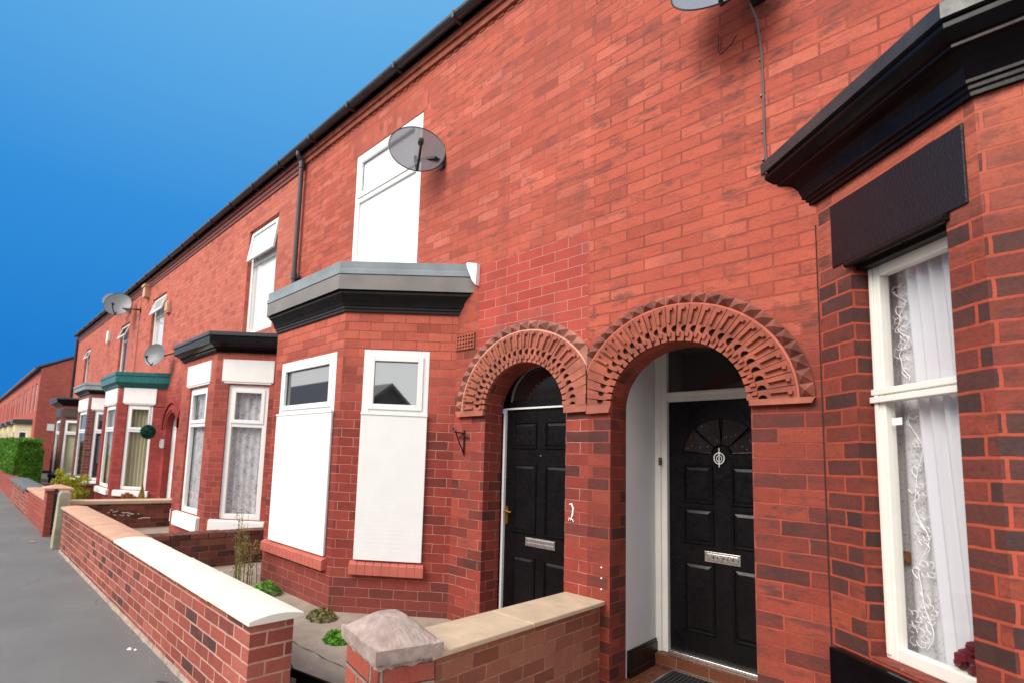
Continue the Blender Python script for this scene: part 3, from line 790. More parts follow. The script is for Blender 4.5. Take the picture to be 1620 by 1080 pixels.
# curtains and things behind the glass of bay A
curtain(fz, .03, .215, -.225, .70, 2.64, 4, .010, 'netdense', 'curtain', 'plain pale curtain hanging at the left edge of the nearest bay window', slant=-.03)
lc = curtain(fz, .17, .43, -.190, .70, 2.64, 3, .008, 'netA', 'lace_curtain', 'fine lace curtain with embroidered winding stem in nearest bay window', slant=.0)
curtain(fz, .375, .66, -.165, .70, 2.64, 5, .014, 'netdense', 'curtain', 'bright white gathered curtain at the right side of the nearest bay window', slant=-.09)
curtain(ffA, .48, 1.44, -.17, .71, 2.62, 8, .012, 'netA', 'lace_curtain', 'fine lace curtain across the street facing window of the nearest bay')
em = MB(); rnd = random.Random(3)
def stem(z0_, z1_, a0_, amp_):
    n = 46; pts = []
    for k in range(n+1):
        t = k/n; z = z0_+(z1_-z0_)*t
        pts.append(fz.p(a0_+amp_*sin(t*pi*5.5)+.01*sin(t*31), -.172, z))
    em.tube(pts,   .0022, 5)
    for k in range(3, n, 5):
        p = pts[k]; z = z0_+(z1_-z0_)*k/n; a = a0_+amp_*sin(k/n*pi*5.5)
        sg_ = 1 if (k//5) % 2 else -1
        em.tube([fz.p(a+sg_*.035*sin(q*pi/4*1.1)*(.6+.3*rnd.random())  , -.170, z+.018*q-.03*(q > 3)) for q in range(6)], .0022, 5)
def flower(a, z, s_):
    for k in range(6):
        t = k*pi/3+.3
        em.tube([fz.p(a+s_*cos(t+u)*abs(sin(u*1.5+.4))  , -.169, z+s_*.8*sin(t+u)*abs(sin(u*1.5+.4))) for u in [0, .3, .6, .9, 1.2]], .0018, 5)
stem(.78, 1.86, .325, .026); stem(2.0, 2.48, .285, .022)
for a, z, s_ in ((.285, 2.30, .05), (.30, 2.20, .035), (.34, 1.72, .03), (.35, 1.50, .04), (.34, 1.30, .045), (.35, 1.14, .05), (.34, .95, .045), (.28, .82, .06), (.26, .90, .05)): flower(a, z, s_)
eo = em.build('embroidery', M['embroid']); eo.parent = lc
tk = MB(); tk.fbox(fz, .300, .352, -.092, -.090, 1.80, 1.835)
tag(tk.build('sticker', M['whitein']), 'small blank white sticker inside the glass of the nearest bay window', 'sticker')
cb = MB(); cb.fbox(fz, .13, .235, -.205, -.15, 1.15, 1.20); cb.tube([fz.p(.235, -.178, 1.175), fz.p(.25, -.178, 1.175)], .025, 10)
tag(cb.build('wooden_rail', M['wood']), 'end of a brown wooden rail behind the nearest bay window', 'rail')
fwv = thing('flower_vase', 'burgundy flowers on the inner sill of the nearest bay window', 'flowers', fz.p(.60, -.13, .72))
fb = MB(); rnd = random.Random(8)
for k in range(26):
    a, z, b_ = .515+rnd.random()*.17, .765+rnd.random()*.13*(1 if k % 2 else .6), -.125+rnd.uniform(-.02, .02)
    r = rnd.uniform(.014, .026)
    c0 = Vector(fz.p(a, b_, z))
    for i in range(6):
        for j in range(3):
            def sp(i_, j_):
                th, ph_ = 2*pi*i_/6, pi*j_/3
                return tuple(c0+Vector((r*sin(ph_)*cos(th), r*sin(ph_)*sin(th), r*cos(ph_))))
            fb.face([sp(i, j), sp(i+1, j), sp(i+1, j+1), sp(i, j+1)])
fb.build('petals', M['burg'], fwv)
vb = MB(); vb.tube([fz.p(.63, -.13, .705), fz.p(.63, -.13, .73), fz.p(.63, -.13, .77)], [.03, .04, .02], 12); vb.build('vase', M['glassdull'], fwv)

# ================= HOUSE B
BX0, BX1, BZS = -2.868, -2.07, 2.0
bJ, bC, bF, bK, bY = -3.24, -4.008, -5.38, -6.148, 2.722
hB = house('B', 'terraced house with grey topped bay, blanked white windows and black six panel door', XB[2], XB[1],
           [archhole(BX0, BX1, .12, BZS, 30), rect(-5.10, -3.87, 3.60, 5.37)], [.25, .03], M['brickB'])
cxB, rB = (BX0+BX1)/2, (BX1-BX0)/2
arch_ring(hB, cxB, BZS, rB, .648, .735, 26, 23, 'terraB', 'hood', 'joint', clip=(-3.4, -1.887))
for (hh_, pp_) in ((hB, [(-2.07, 1.95), (-1.887, 1.95), (-1.887, 2.005), (-2.07, 2.005)]), (hA, [(-1.883, 1.935), (AX0, 1.935), (AX0+.012, 1.99), (-1.883, 1.99)]),
               (hB, [(BX0, 1.955), (BX0, 2.0), (-3.2, 2.0), (-3.17, 1.955)]), (hA, [(AX1, 1.94), (AX1, 1.972), (-.55, 1.972), (-.565, 1.945)])):
    sp_ = MB(); sp_.prism(FAC, pp_, 0, .036); sp_.build('arch_springer', M['terraB'], hh_, bevel=.004)
# upper window with blind, soldier course over it
window(FAC, hB, -5.10, -3.87, 3.60, 5.37, 4.76, -.004, fw=.085, mats=('white', 'whitein', 'whitein'), thick=.03, room=False)
so = MB(); so.sw = True; so.fbox(FAC, -5.25, -3.80, .0, .0035, 5.372, 5.60); so.build('soldier_course', M['soldier'], hB)
# door
fB = Fr(0, 3.755, 1, 0, 0, -1)
dB, fB = panel_door(hB, -2.822, -2.07, 3.765, .16, 2.035, 'blackdoor',
    [(-2.757, -2.50, 1.675, 1.92), (-2.425, -2.17, 1.675, 1.92), (-2.747, -2.495, .945, 1.55), (-2.42, -2.17, .945, 1.55), (-2.737, -2.495, .25, .76), (-2.42, -2.17, .25, .76)])
lt = MB(); lt.fbox(fB, -2.593, -2.308, 0, .012, .848, .92); lt.fbox(fB, -2.58, -2.32, .012, .016, .858, .882); lt.fbox(fB, -2.58, -2.32, .012, .018, .886, .912); lt.build('letterplate', M['silver'], dB, bevel=.002)
hb = MB(); hb.fbox(fB, -2.815, -2.785, 0, .012, 1.01, 1.165); hb.tube([fB.p(-2.80, .01, 1.12), fB.p(-2.80, .05, 1.12), fB.p(-2.72, .052, 1.118)], .008, 8); hb.build('handle', M['brass'], dB)
sp2 = MB(); sp2.tube([fB.p(-2.46, 0, 1.62), fB.p(-2.46, .008, 1.62)], .009, 10); sp2.build('spyhole', M['brass'], dB)
fr_ = MB()
fr_.fbox(FAC, BX0, -2.845, -.30, -.245, .12, 2.0); fr_.fbox(FAC, BX0, BX1, -.33, -.25, 2.045, 2.115)
for k in range(20):
    t0, t1 = pi*k/20, pi*(k+1)/20
    fr_.prism(FAC, [(cxB+r*cos(t), BZS+.06+r*sin(t)) for r, t in ((.325, t0), (.42, t0), (.42, t1), (.325, t1))], -.33, -.25)
fr_.build('door_frame', M['blackdoor'], hB)
fb2 = MB()
for k in range(20):
    t0, t1 = pi*k/20, pi*(k+1)/20
    fb2.prism(FAC, [(cxB+r*cos(t), BZS+.10+r*sin(t)) for r, t in ((.292, t0), (.304, t0), (.304, t1), (.292, t1))], -.27, -.247)
fb2.build('fanlight_bead', M['greyfascia'], hB)
fg = MB(); fg.prism(FAC, arcpts(cxB, BZS+.10, .34, 20), -.30, -.28); fg.build('fanlight', M['fanglass'], hB)
fg = MB(); fg.fbox(FAC, -2.8449, -2.825, -.27, -.238, .13, 2.04); fg.fbox(FAC, -2.825, -2.07, -.27, -.240, 2.03, 2.045); fg.build('frame_strip', M['white'], hB)
st = MB(); st.box(BX0, BX1, D-.06, D+.36, .0, .13); st.build('doorstep', M['conc'], hB, bevel=.01)
# bay B
n_ = lambda x: (x-bC)*sqrt(2)
fs = bay(hB, bJ, bC, bF, bK, bY, 3.10, M['brickBay'], zb=.02,
         wins={'near': [(n_(-3.863), n_(-3.415), .60, 2.575, .09)], 'front': [(-5.222, -4.112, .60, 2.56, .09)], 'far': [(.25, .85, .60, 2.56, .09)]})
fn, fff, fz2 = fs['near'][0], fs['front'][0], fs['far'][0]
window(fn, hB, n_(-3.863), n_(-3.415), .60, 2.575, 1.98, .0, fw=.075, mats=('white', 'mirror', 'whitein'), thick=.06, room=False)
window(fff, hB, -5.222, -4.112, .60, 2.56, 2.0, .0, fw=.075, mats=('white', 'mirror2', 'whitein'), thick=.06, room=False)
window(fz2, hB, .25, .85, .60, 2.56, 1.98, .0, fw=.075, mats=('white', 'mirror2', 'whitein'), thick=.06, room=False)
def shutter(fr, a0, a1, z0, z1, lab):
    mb = MB(); n = 34; dz = (z1-z0)/n
    for k in range(n):
        z = z0+k*dz
        mb.fbox(fr, a0, a1, .013, .0292, z+.0008, z+dz-.0008)
        mb.fbox(fr, a0+.002, a1-.002, .013, .028, z-.0015, z+.0015)
    mb.fbox(fr, a0-.004, a1+.004, .013, .036, z1, z1+.02)
    o = mb.build('shutter', M['white'], hB); o['label'] = lab
shutter(fn, n_(-3.863)+.004, n_(-3.415)-.004, .603, 1.945, 'white slatted shutter over the narrow side window')
shutter(fff, -5.215, -4.105, .60, 1.96, 'white slatted shutter over the front window')
bd = MB(); bd.fbox(fff, -5.09, -4.36, -.060, -.050, 2.36, 2.45); bd.build('roller_blind', M['white'], hB)
def sill_brick(fr, a0, a1, z0, z1, proj=.055):
    mb = MB(); k = a0; w = .075
    n = max(1, round((a1-a0)/w)); w = (a1-a0)/n
    for i in range(n):
        p0, p1 = a0+i*w+.0015, a0+(i+1)*w-.0015
        mb.hexa([fr.p(p0, -.02, z0), fr.p(p1, -.02, z0), fr.p(p1, proj, z0), fr.p(p0, proj, z0),
                 fr.p(p0, -.02, z1), fr.p(p1, -.02, z1), fr.p(p1, proj, z1-.035), fr.p(p0, proj, z1-.035)])
    mb.fbox(fr, a0, a1, -.02, proj-.003, z0+.003, z1-.042)
    mb.build('sill', M['sillred'], hB, bevel=.003)
sill_brick(fn, n_(-3.885), n_(-3.40), .47, .598)
sill_brick(fff, -5.33, -4.085, .47, .598)
pathB = [(bK, D), (bF, bY), (bC, bY), (bJ, D)]
bayroof(hB, pathB, [(.0, 2.935), (.02, 2.935), (.02, 2.958), (.032, 2.966), (.032, 2.982), (.046, 2.992), (.05, 3.01), (.06, 3.04), (.08, 3.07), (.105, 3.09), (.105, 3.12), (.135, 3.12)],
        [(.135, 3.12), (.135, 3.265), (.128, 3.27)], [(.128, 3.27), (.142, 3.272), (.140, 3.315), (.128, 3.325), (.131, 3.395), (.11, 3.405)], 'blacksatin', 'greyfascia', 'lead', 3.4)
wf = MB(); wf.prism(FAC, [(-3.035, 3.22), (-2.99, 3.17), (-2.98, 3.37), (-3.10, 3.415), (-3.12, 3.40)], 0, .05); wf.build('flashing_upstand', M['whitepaint'], hB)
# air brick
ab = MB(); ab.fbox(FAC, -3.243, -3.012, 0, .004, 2.588, 2.735, 1)
for k in range(7):
    x = -3.243+k*.0352; ab.fbox(FAC, x, x+.0155, .004, .014, 2.588, 2.735)
for k in range(5):
    z = 2.588+k*.0332; ab.fbox(FAC, -3.243, -3.012, .004, .0135, z, z+.014)
ab.build('air_brick', [M['terra'], M['gapshade']], hB)  # dark plate behind the bars paints the shade of the holes

# drainpipe between B and C
dp = MB(); xp = -6.43
dp.tube([(xp, D-.14, 6.0), (xp, D-.14, 5.93), (xp, D-.07, 5.84), (xp, D-.07, 5.0), (xp, D-.07, .15)], .036, 12)
for z in (5.80, 4.1, 2.4, .8): dp.tube([(xp, D-.07, z-.05), (xp, D-.07, z+.05)], .045, 12)
for z in (4.08, 2.4): dp.box(xp-.09, xp+.09, D-.05, D-.003, z-.02, z+.02)
dpo = dp.build('drainpipe', M['pipe'], hB)

# ================= HOUSES C-F: shared builder
def far_house(i, label, x0, x1, wall, upper, doorx, baydims, roofc, lintmat, winmats, revz=0, band='redpaint', baywall=None,
              opentop=.0, o=.2, zf=(3.05, 3.23), doormat='white', lintz=(2.55, 2.87), winz=(.60, 2.53), zt=1.93, winn=None, winf=None, silz=(.46, .60), blind=None, open_up=.0):
    xj, xc, xf, xk = baydims
    h = house('h', label, x0, x1, [archhole(doorx[0], doorx[1], .12, 2.0, 16), rect(*upper)], [.13, .10], wall, band=band, dent=False)
    ux0, ux1, uz0, uz1 = upper
    window(FAC, h, ux0, ux1, uz0, uz1, uz0+(uz1-uz0)*.68, -.07, fw=.08, mats=('white', winmats[0], winmats[0]), open_top=open_up, room=False, blind='whitein' if blind is None else blind)
    # arch
    cx, r = (doorx[0]+doorx[1])/2, (doorx[1]-doorx[0])/2
    ar = MB()
    for (ra, rb_, dep) in ((r, r+.20, .012), (r+.20, r+.235, .05), (r+.05, r+.075, .03)):
        for k in range(24):
            t0, t1 = pi*k/24, pi*(k+1)/24
            P = [(min(max(cx+q*cos(t), x0+.003), x1-.003), 2.0+q*sin(t)) for q, t in ((ra, t0), (rb_, t0), (rb_, t1), (ra, t1))]
            ar.prism(FAC, P, 0, dep)
    ar.build('arch_ring', wall, h)
    # door and frame
    fD = Fr(0, D+.14, 1, 0, 0, -1)
    d = MB(); d.fbox(fD, doorx[0]+.05, doorx[1]-.05, -.05, -.02, .15, 2.0)
    for zz in ((.3, .95), (1.1, 1.8)):
        for (a0, a1) in ((doorx[0]+.12, cx-.03), (cx+.03, doorx[1]-.12)): panel(d, fD, a0, a1, -.019, zz[0], zz[1])
    do = d.build('door', M[doormat], h)
    hd = MB(); hd.tube([fD.p(cx-.2, .0, 1.05), fD.p(cx-.2, .03, 1.05), fD.p(cx-.12, .03, 1.05)], .008, 6); hd.build('handle', M['silver'], do)
    f = MB()
    f.fbox(fD, doorx[0], doorx[0]+.05, -.05, .0, .12, 2.0); f.fbox(fD, doorx[1]-.05, doorx[1], -.05, .0, .12, 2.0); f.fbox(fD, doorx[0]+.05, doorx[1]-.05, -.05, .0, 2.0, 2.05)
    for k in range(14):
        t0, t1 = pi*k/14, pi*(k+1)/14
        f.prism(fD, [(cx+q*cos(t), 2.0+q*sin(t)) for q, t in ((r-.055, t0), (r+.01, t0), (r+.01, t1), (r-.055, t1))], -.05, 0)
    f.build('door_frame', M[doormat], h)
    g = MB(); g.prism(fD, arcpts(cx, 2.0, r, 14), -.04, -.03); g.build('fanlight', M['fanglass'], h)
    # bay
    k2 = lambda x: (x-xc)*sqrt(2)
    L = math.hypot(xj-xc, D-bY)
    wn = winn or (xc+.16, xj-.14-.0); wf_ = winf or (xf+.18, xc-.17)
    wins = {'near': [(k2(wn[0]), k2(wn[1]), winz[0], winz[1], .09)], 'front': [(wf_[0], wf_[1], winz[0], winz[1], .09)], 'far': [(.2, .9, winz[0], winz[1], .09)]}
    fs = bay(h, xj, xc, xf, xk, bY, zf[0]+.02, baywall or wall, zb=.02, wins=wins)
    fn, fo, fz = fs['near'][0], fs['front'][0], fs['far'][0]
    window(fn, h, k2(wn[0]), k2(wn[1]), winz[0], winz[1], zt, -.03, fw=.075, mats=('white', winmats[1], winmats[1]))
    window(fo, h, wf_[0], wf_[1], winz[0], winz[1], zt, -.03, fw=.075, mats=('white', winmats[2], winmats[2]))
    window(fz, h, .2, .9, winz[0], winz[1], zt, -.03, fw=.075, mats=('white', 'mirror2', 'mirror2'), room=False)
    for fr, (a0, a1) in ((fn, (k2(wn[0])-.10, k2(wn[1])+.06)), (fo, (wf_[0]-.12, wf_[1]+.10)), (fz, (.1, 1.0))):
        l = MB(); l.fbox(fr, a0, a1, -.03, .022, lintz[0], lintz[1]); l.fbox(fr, a0+.03, a1-.03, -.08, .012, lintz[0]-.025, lintz[0]); l.build('lintel', M[lintmat], h, bevel=.005)
        s = MB(); s.hexa([fr.p(a0-.02, -.03, silz[0]), fr.p(a1+.02, -.03, silz[0]), fr.p(a1+.02, .06, silz[0]), fr.p(a0-.02, .06, silz[0]),
                          fr.p(a0-.02, -.03, silz[1]), fr.p(a1+.02, -.03, silz[1]), fr.p(a1+.02, .055, silz[1]-.02), fr.p(a0-.02, .055, silz[1]-.02)])
        s.build('sill', M[lintmat if lintmat != 'darkstone' else 'blacksatin'], h, bevel=.006)
    path = [(xk, D), (xf, bY), (xc, bY), (xj, D)]
    z0, z1 = zf
    m_c, m_f, m_t = roofc
    bayroof(h, path, [(0, z0-.10), (.03, z0-.10), (.035, z0-.07), (.06, z0-.06), (.07, z0-.035), (o*.8, z0-.01), (o*.9, z0)],
            [(o*.9, z0), (o, z0+.005), (o, z0+(z1-z0)*.62), (o*1.08, z0+(z1-z0)*.66)], [(o*1.08, z0+(z1-z0)*.66), (o*1.12, z0+(z1-z0)*.7), (o*1.12, z1), (o, z1+.01)], m_c, m_f, m_t, z1)
    return h, fs, k2, wn, wf_

hC, fsC, kC, wnC, wfC = far_house(0, 'terraced house with black edged bay roof, white lintels and lace curtained windows', XB[3], XB[2], M['brickC'],
    (-8.25, -7.18, 3.5, 5.37), (-10.92, -10.22), (-6.47, -7.2, -8.62, -9.4), ('blackgloss', 'blackgloss', 'gutter'), 'whitepaint', ('paleglass', 'glass', 'glass'),
    opentop=0, open_up=.14, winn=(-7.06, -6.645), winf=(-8.23, -7.47), winz=(.60, 2.50), lintz=(2.54, 2.86), silz=(.38, .60), o=.16, zf=(3.06, 3.22))
hD, fsD, kD, wnD, wfD = far_house(1, 'terraced house with green edged bay roof, white arched door and cream curtains', XB[4], XB[3], M['brickD'],
    (-13.95, -12.85, 3.82, 5.35), (-11.90, -11.2), (-12.1, -12.88, -14.35, -15.13), ('green', 'green', 'green'), 'whitepaint', ('paleglass', 'glass', 'glass'),
    winn=(-12.73, -12.30), winf=(-14.1, -13.1), winz=(.60, 2.52), lintz=(2.54, 2.89), zf=(3.0, 3.23), o=.12, open_up=.3)
hE, fsE, kE, wnE, wfE = far_house(2, 'terraced house with dark brown brick bay, grey bay roof and cream lintels', XB[5], XB[4], M['brickD'],
    (-17.2, -16.2, 3.7, 5.2), (-19.6, -18.9), (-15.55, -16.25, -17.85, -18.5), ('blacksatin', 'lead', 'lead'), 'whitepaint', ('mirror2', 'mirror2', 'mirror2'),
    baywall=M['brickE'], winn=(-16.13, -15.72), winf=(-17.6, -16.45), zf=(3.08, 3.26), o=.16, open_up=.35)
M['darkstone'] = plain('dark brown painted stone', (.06, .035, .032), .5, bs=.1)
hF, fsF, kF, wnF, wfF = far_house(3, 'last terraced house of the row with dark lintels and black bay roof', XB[6], XB[5], M['brickC'],
    (-22.7, -21.8, 3.85, 5.2), (-24.2, -23.5), (-20.02, -20.8, -22.3, -23.08), ('blacksatin', 'blackgloss', 'gutter'), 'darkstone', ('mirror2', 'glass', 'glass'),
    baywall=M['brickE'], winn=(-20.72, -20.31), winf=(-22.0, -21.0), winz=(.52, 2.41), lintz=(2.50, 2.78), silz=(.36, .52), zf=(2.98, 3.13), open_up=.35)
# curtains in C, D, F bays
def in_win(fs, k, wn, wf, z, mat, folds, lab, amp=.012, b=-.12):
    fn, fo = fs['near'][0], fs['front'][0]
    curtain(fn, k(wn[0])+.03, k(wn[1])-.03, b, z[0], z[1], folds, amp, mat, 'curtain', lab[0])
    curtain(fo, wf[0]+.03, wf[1]-.03, b, z[0], z[1], folds, amp, mat, 'curtain', lab[1])
in_win(fsC, kC, wnC, wfC, (.66, 2.47), 'lacebig', 5, ('patterned lace curtain in the side window of the black edged bay', 'patterned lace curtain in the front window of the black edged bay'))
in_win(fsD, kD, wnD, wfD, (.66, 2.47), 'curtcream', 6, ('cream curtain in the side window of the green edged bay', 'cream curtain in the front window of the green edged bay'), amp=.03, b=-.16)
in_win(fsF, kF, wnF, wfF, (.58, 2.38), 'curtcream', 1, ('beige blind in the side window of the last bay in the row', 'beige blind in the front window of the last bay in the row'), amp=.002)
# corbel blocks at the party walls
cbm = MB()
for X in (-14.45, -16.3):
    cbm.box(X-.11, X+.11, D-.13, D-.001, 5.50, 5.78)
    cbm.box(X-.14, X+.14, D-.16, D-.001, 5.78, 5.84)
cbm.build('corbel', M['sandred'], hD)
vp = MB(); vp.tube([(-24.6, D-.05, 5.9), (-24.6, D-.05, .1)], .05, 8); vp.build('drainpipe', M['iron'], hF)
vp = MB(); vp.tube([(-15.1, D-.02, 5.7), (-15.1, D-.02, 3.3)], .008, 5); vp.build('cable', M['cableg'], hD)
# door C canopy line between C and D is plain brick; white box beside D door
def small(name, label, cat, mbs, loc=None, group=None):
    mb, mt = mbs; o = mb.build(name, M[mt], bevel=.004); return tag(o, label, cat, group)
lm = MB(); lm.box(-12.0, -11.93, D-.07, D-.001, 1.56, 1.76); lm.box(-11.99, -11.94, D-.09, D-.07, 1.58, 1.72)
small('wall_light', 'small white wall light left of the white arched door', 'light', (lm, 'white'))
bx = MB(); bx.box(-18.85, -18.6, D-.08, D-.001, 4.98, 5.30); bx.prism(FAC, [(-18.85, 4.98), (-18.6, 4.98), (-18.72, 4.88)], 0, .08)
small('alarm_box', 'cream burglar alarm box high on the wall between far upper windows', 'alarm box', (bx, 'cream'))
bx = MB(); bx.box(-12.62, -12.38, D-.07, D-.001, 4.72, 5.0); bx.box(-12.6, -12.4, D-.09, D-.07, 4.76, 4.96)
small('alarm_box', 'pale pink alarm box beside the white upper window above the green edged bay', 'alarm box', (bx, 'sandred'))

# ------------------------------------------------------------------ satellite dishes
def dish(label, c, nrm, r, wallpt, mats, rv=1.0, lnb=True):
    c = Vector(c); n = Vector(nrm).normalized()
    t = thing('satellite_dish', label, 'satellite dish', wallpt, 'satellite dishes on the terrace')
    u = n.cross(Vector((0, 0, 1))).normalized(); v = u.cross(n).normalized() * -1
    v = n.cross(u).normalized()
    if v.z < 0: v = -v
    mb = MB(); R, S = 5, 36; dep = r*.16
    def P(rr, a, e=0): return tuple(c + u*(r*rr*cos(a)) + v*(r*rr*rv*sin(a)) + n*(dep*(rr*rr-1)+e))
    for k in range(R):
        for j in range(S):
            a0, a1 = 2*pi*j/S, 2*pi*(j+1)/S
            p = [P(k/R, a0), P((k+1)/R, a0), P((k+1)/R, a1), P(k/R, a1)]
            mb.face(p if k else p[1:3]+[p[0]])
    mb.build('reflector', M[mats[0]], t, smooth=True)
    rim = MB(); rim.tube([P(1, 2*pi*j/S) for j in range(S+1)], r*.018, 6, cap=False); rim.build('rim', M[mats[1]], t)
    arm = MB(); bot = c - v*(r*rv*.97); tip = c - v*(r*.55) + n*(r*.85)
    arm.tube([tuple(c - v*r*.5 - n*dep*1.3), tuple(bot+n*.01), tuple(bot*.45+tip*.55 - v*r*.12), tuple(tip)], [r*.05, r*.05, r*.045, r*.045], 8)
    arm.build('feed_arm', M['iron'], t)
    l = MB(); l.tube([tuple(tip+v*r*.02+n*.0), tuple(tip+v*r*.06-n*r*.16), tuple(tip+v*r*.07-n*r*.22)], [r*.09, r*.1, r*.075], 10); lo = l.build('feed_horn', M['iron'], t)
    l = MB(); l.tube([tuple(tip+v*r*.07-n*r*.221), tuple(tip+v*r*.073-n*r*.24)], r*.05, 10); l.build('horn_cap', M['white'], t)
    w = Vector(wallpt); b = MB()
    back = c - n*dep*1.6 - v*r*.1
    b.tube([tuple(back), tuple(back-n*r*.18), tuple(w+Vector((0, -.12, 0))), tuple(w)], r*.065, 8)
    b.box(w.x-.04, w.x+.04, w.y-.02, w.y-.002, w.z-.07, w.z+.07)
    b.tube([tuple(w+Vector((-.025, -.02, .05))), tuple(w+Vector((-.025, -.035, .05)))], .016, 8); b.tube([tuple(w+Vector((.025, -.02, -.05))), tuple(w+Vector((.025, -.035, -.05)))], .016, 8)
    b.build('bracket', M['iron'], t)
    return t
dish('large see through grey satellite dish beside the white upper window', (-3.66, 3.24, 4.715), (.80, -.52, .24), .295, (-3.53, D, 4.62), ('perf', 'gutter'), rv=1)
dish('grey satellite dish cut off by the top of the picture', (-.905, 3.26, 4.58), (.25, -.85, .38), .27, (-.76, D, 4.56), ('bluegrey', 'gutter'), rv=.95)
dish('grey satellite dish low on the wall beside the green edged bay roof', (-11.95, 3.12, 3.60), (.55, -.78, .2), .26, (-11.5, D, 3.62), ('dishgrey', 'dishgrey'))
dish('dark grey satellite dish under the eaves near the second pale corbel', (-15.75, 3.05, 5.50), (.78, -.5, .3), .36, (-15.1, D, 5.30), ('dishgrey', 'gutter'))
dish('pale satellite dish under the eaves beyond the dark grey dish', (-16.6, 3.0, 5.80), (.7, -.6, .3), .21, (-16.5, D, 5.60), ('bluegrey', 'bluegrey'))
cb = MB()
cb.tube([(-.80, D-.03, 4.50), (-.775, D-.015, 4.40), (-.765, D-.012, 4.33), (-.752, D-.008, 4.15), (-.748, D-.008, 3.9), (-.750, D-.010, 3.6), (-.742, D-.008, 3.42), (-.74, D-.02, 3.34)], .007, 6)
for z in (4.30, 4.1, 3.86, 3.62, 3.44): cb.box(-.765, -.753, D-.014, D-.001, z, z+.012)
tag(cb.build('cable', M['cableg']), 'thin cable clipped down the wall from the topmost dish to the black bay roof', 'cable')
cb = MB(); cb.tube([(-.985, D-.015, 4.42), (-.985, D-.012, 4.31), (-.98, D-.010, 4.275), (-.95, D-.012, 4.28), (-.91, D-.012, 4.305), (-.88, D-.02, 4.34)], .003, 5)
tag(cb.build('cable', M['iron']), 'loose black cable loop hanging under the topmost dish', 'cable')

# wall bracket, marks
br = MB()
br.tube([(-3.10, D-.012, 1.83), (-3.10, D-.012, 1.60)], .008, 6); br.tube([(-3.10, D-.012, 1.80), (-3.05, D-.2, 1.80)], .007, 6)
br.tube([(-3.10, D-.012, 1.62), (-3.09, D-.05, 1.66), (-3.065, D-.13, 1.74), (-3.055, D-.17, 1.79)], .007, 6)
br.tube([(-3.05+.02*cos(t/6*2*pi), D-.2, 1.815+.022*sin(t/6*2*pi)) for t in range(7)], .006, 6)
br.tube([(-3.16, D-.012, 1.76), (-3.10, D-.03, 1.79), (-3.04, D-.012, 1.76)], .006, 6)
tag(br.build('basket_bracket', M['iron']), 'black iron hanging basket bracket on the wall left of the smaller arch', 'bracket')
mk = MB()
mk.tube([FAC.p(-2.030, .004, 1.255), FAC.p(-2.012, .006, 1.262), FAC.p(-1.997, .006, 1.23), FAC.p(-2.002, .006, 1.18), FAC.p(-2.018, .006, 1.14)], [.005, .008, .007, .007, .004], 6)
mk.tube([FAC.p(-2.035, .004, 1.135), FAC.p(-2.030, .005, 1.155), FAC.p(-2.0, .005, 1.145), FAC.p(-1.995, .004, 1.13)], .004, 5)
tag(mk.build('wall_hook', M['whitepaint']), 'white curved hook stuck to the brick pier between the two doors', 'hook')
for k, z in enumerate((.84, .765, .69)):
    q = MB(); q.tube([FAC.p(-1.776, 0, z), FAC.p(-1.776, .005, z)], .006, 8)
    tag(q.build('wall_plug', M['whitepaint']), ['topmost', 'middle', 'lowest'][k]+' of three white screw plugs in the pier between the doors', 'plug', 'white screw plugs')

# topiary ball
tp = thing('topiary_ball', 'dark green hanging topiary ball beside the cream curtained bay window', 'topiary ball', (-11.98, 3.16, 1.9))
def leaves(mb, sampler, n, size, flat=.0, seed=1, asp=.55):
    rnd = random.Random(seed)
    for k in range(n):
        p, nd = sampler(rnd)
        p = Vector(p)
        d = Vector((rnd.gauss(0, 1), rnd.gauss(0, 1), rnd.gauss(0, 1))) + (Vector(nd)*1.2 if nd else Vector())
        if d.length < 1e-3: continue
        d.normalize(); q = d.orthogonal().normalized(); q = Matrix.Rotation(rnd.uniform(0, 2*pi), 3, d) @ q
        w = d.cross(q)
        s = size*rnd.uniform(.6, 1.35)
        mb.face([p - q*s*.5, p + w*s*asp*.5 + d*s*.08, p + q*s*.5, p - w*s*asp*.5 + d*s*.08])
def sph(c, r, zs=1.0, fill=.5):
    def f(rnd):
        v = Vector((rnd.gauss(0, 1), rnd.gauss(0, 1), rnd.gauss(0, 1))).normalized()
        rr = r*(1-fill*rnd.random()**2)
        return (c[0]+v.x*rr, c[1]+v.y*rr, c[2]+v.z*rr*zs), v
    return f
lv = MB(); leaves(lv, sph((-11.98, 3.16, 1.9), .15, 1, .25), 2600, .035, seed=4); lv.build('leaf_ball', M['teal'], tp)
tc = MB(); tc.tube([(-11.98, 3.16, 2.0), (-11.98, 3.16, 2.45)], .004, 5); tc.tube([(-11.98, 3.16, 2.45), (-11.98, D, 2.47)], .008, 5); tc.build('chain', M['iron'], tp)

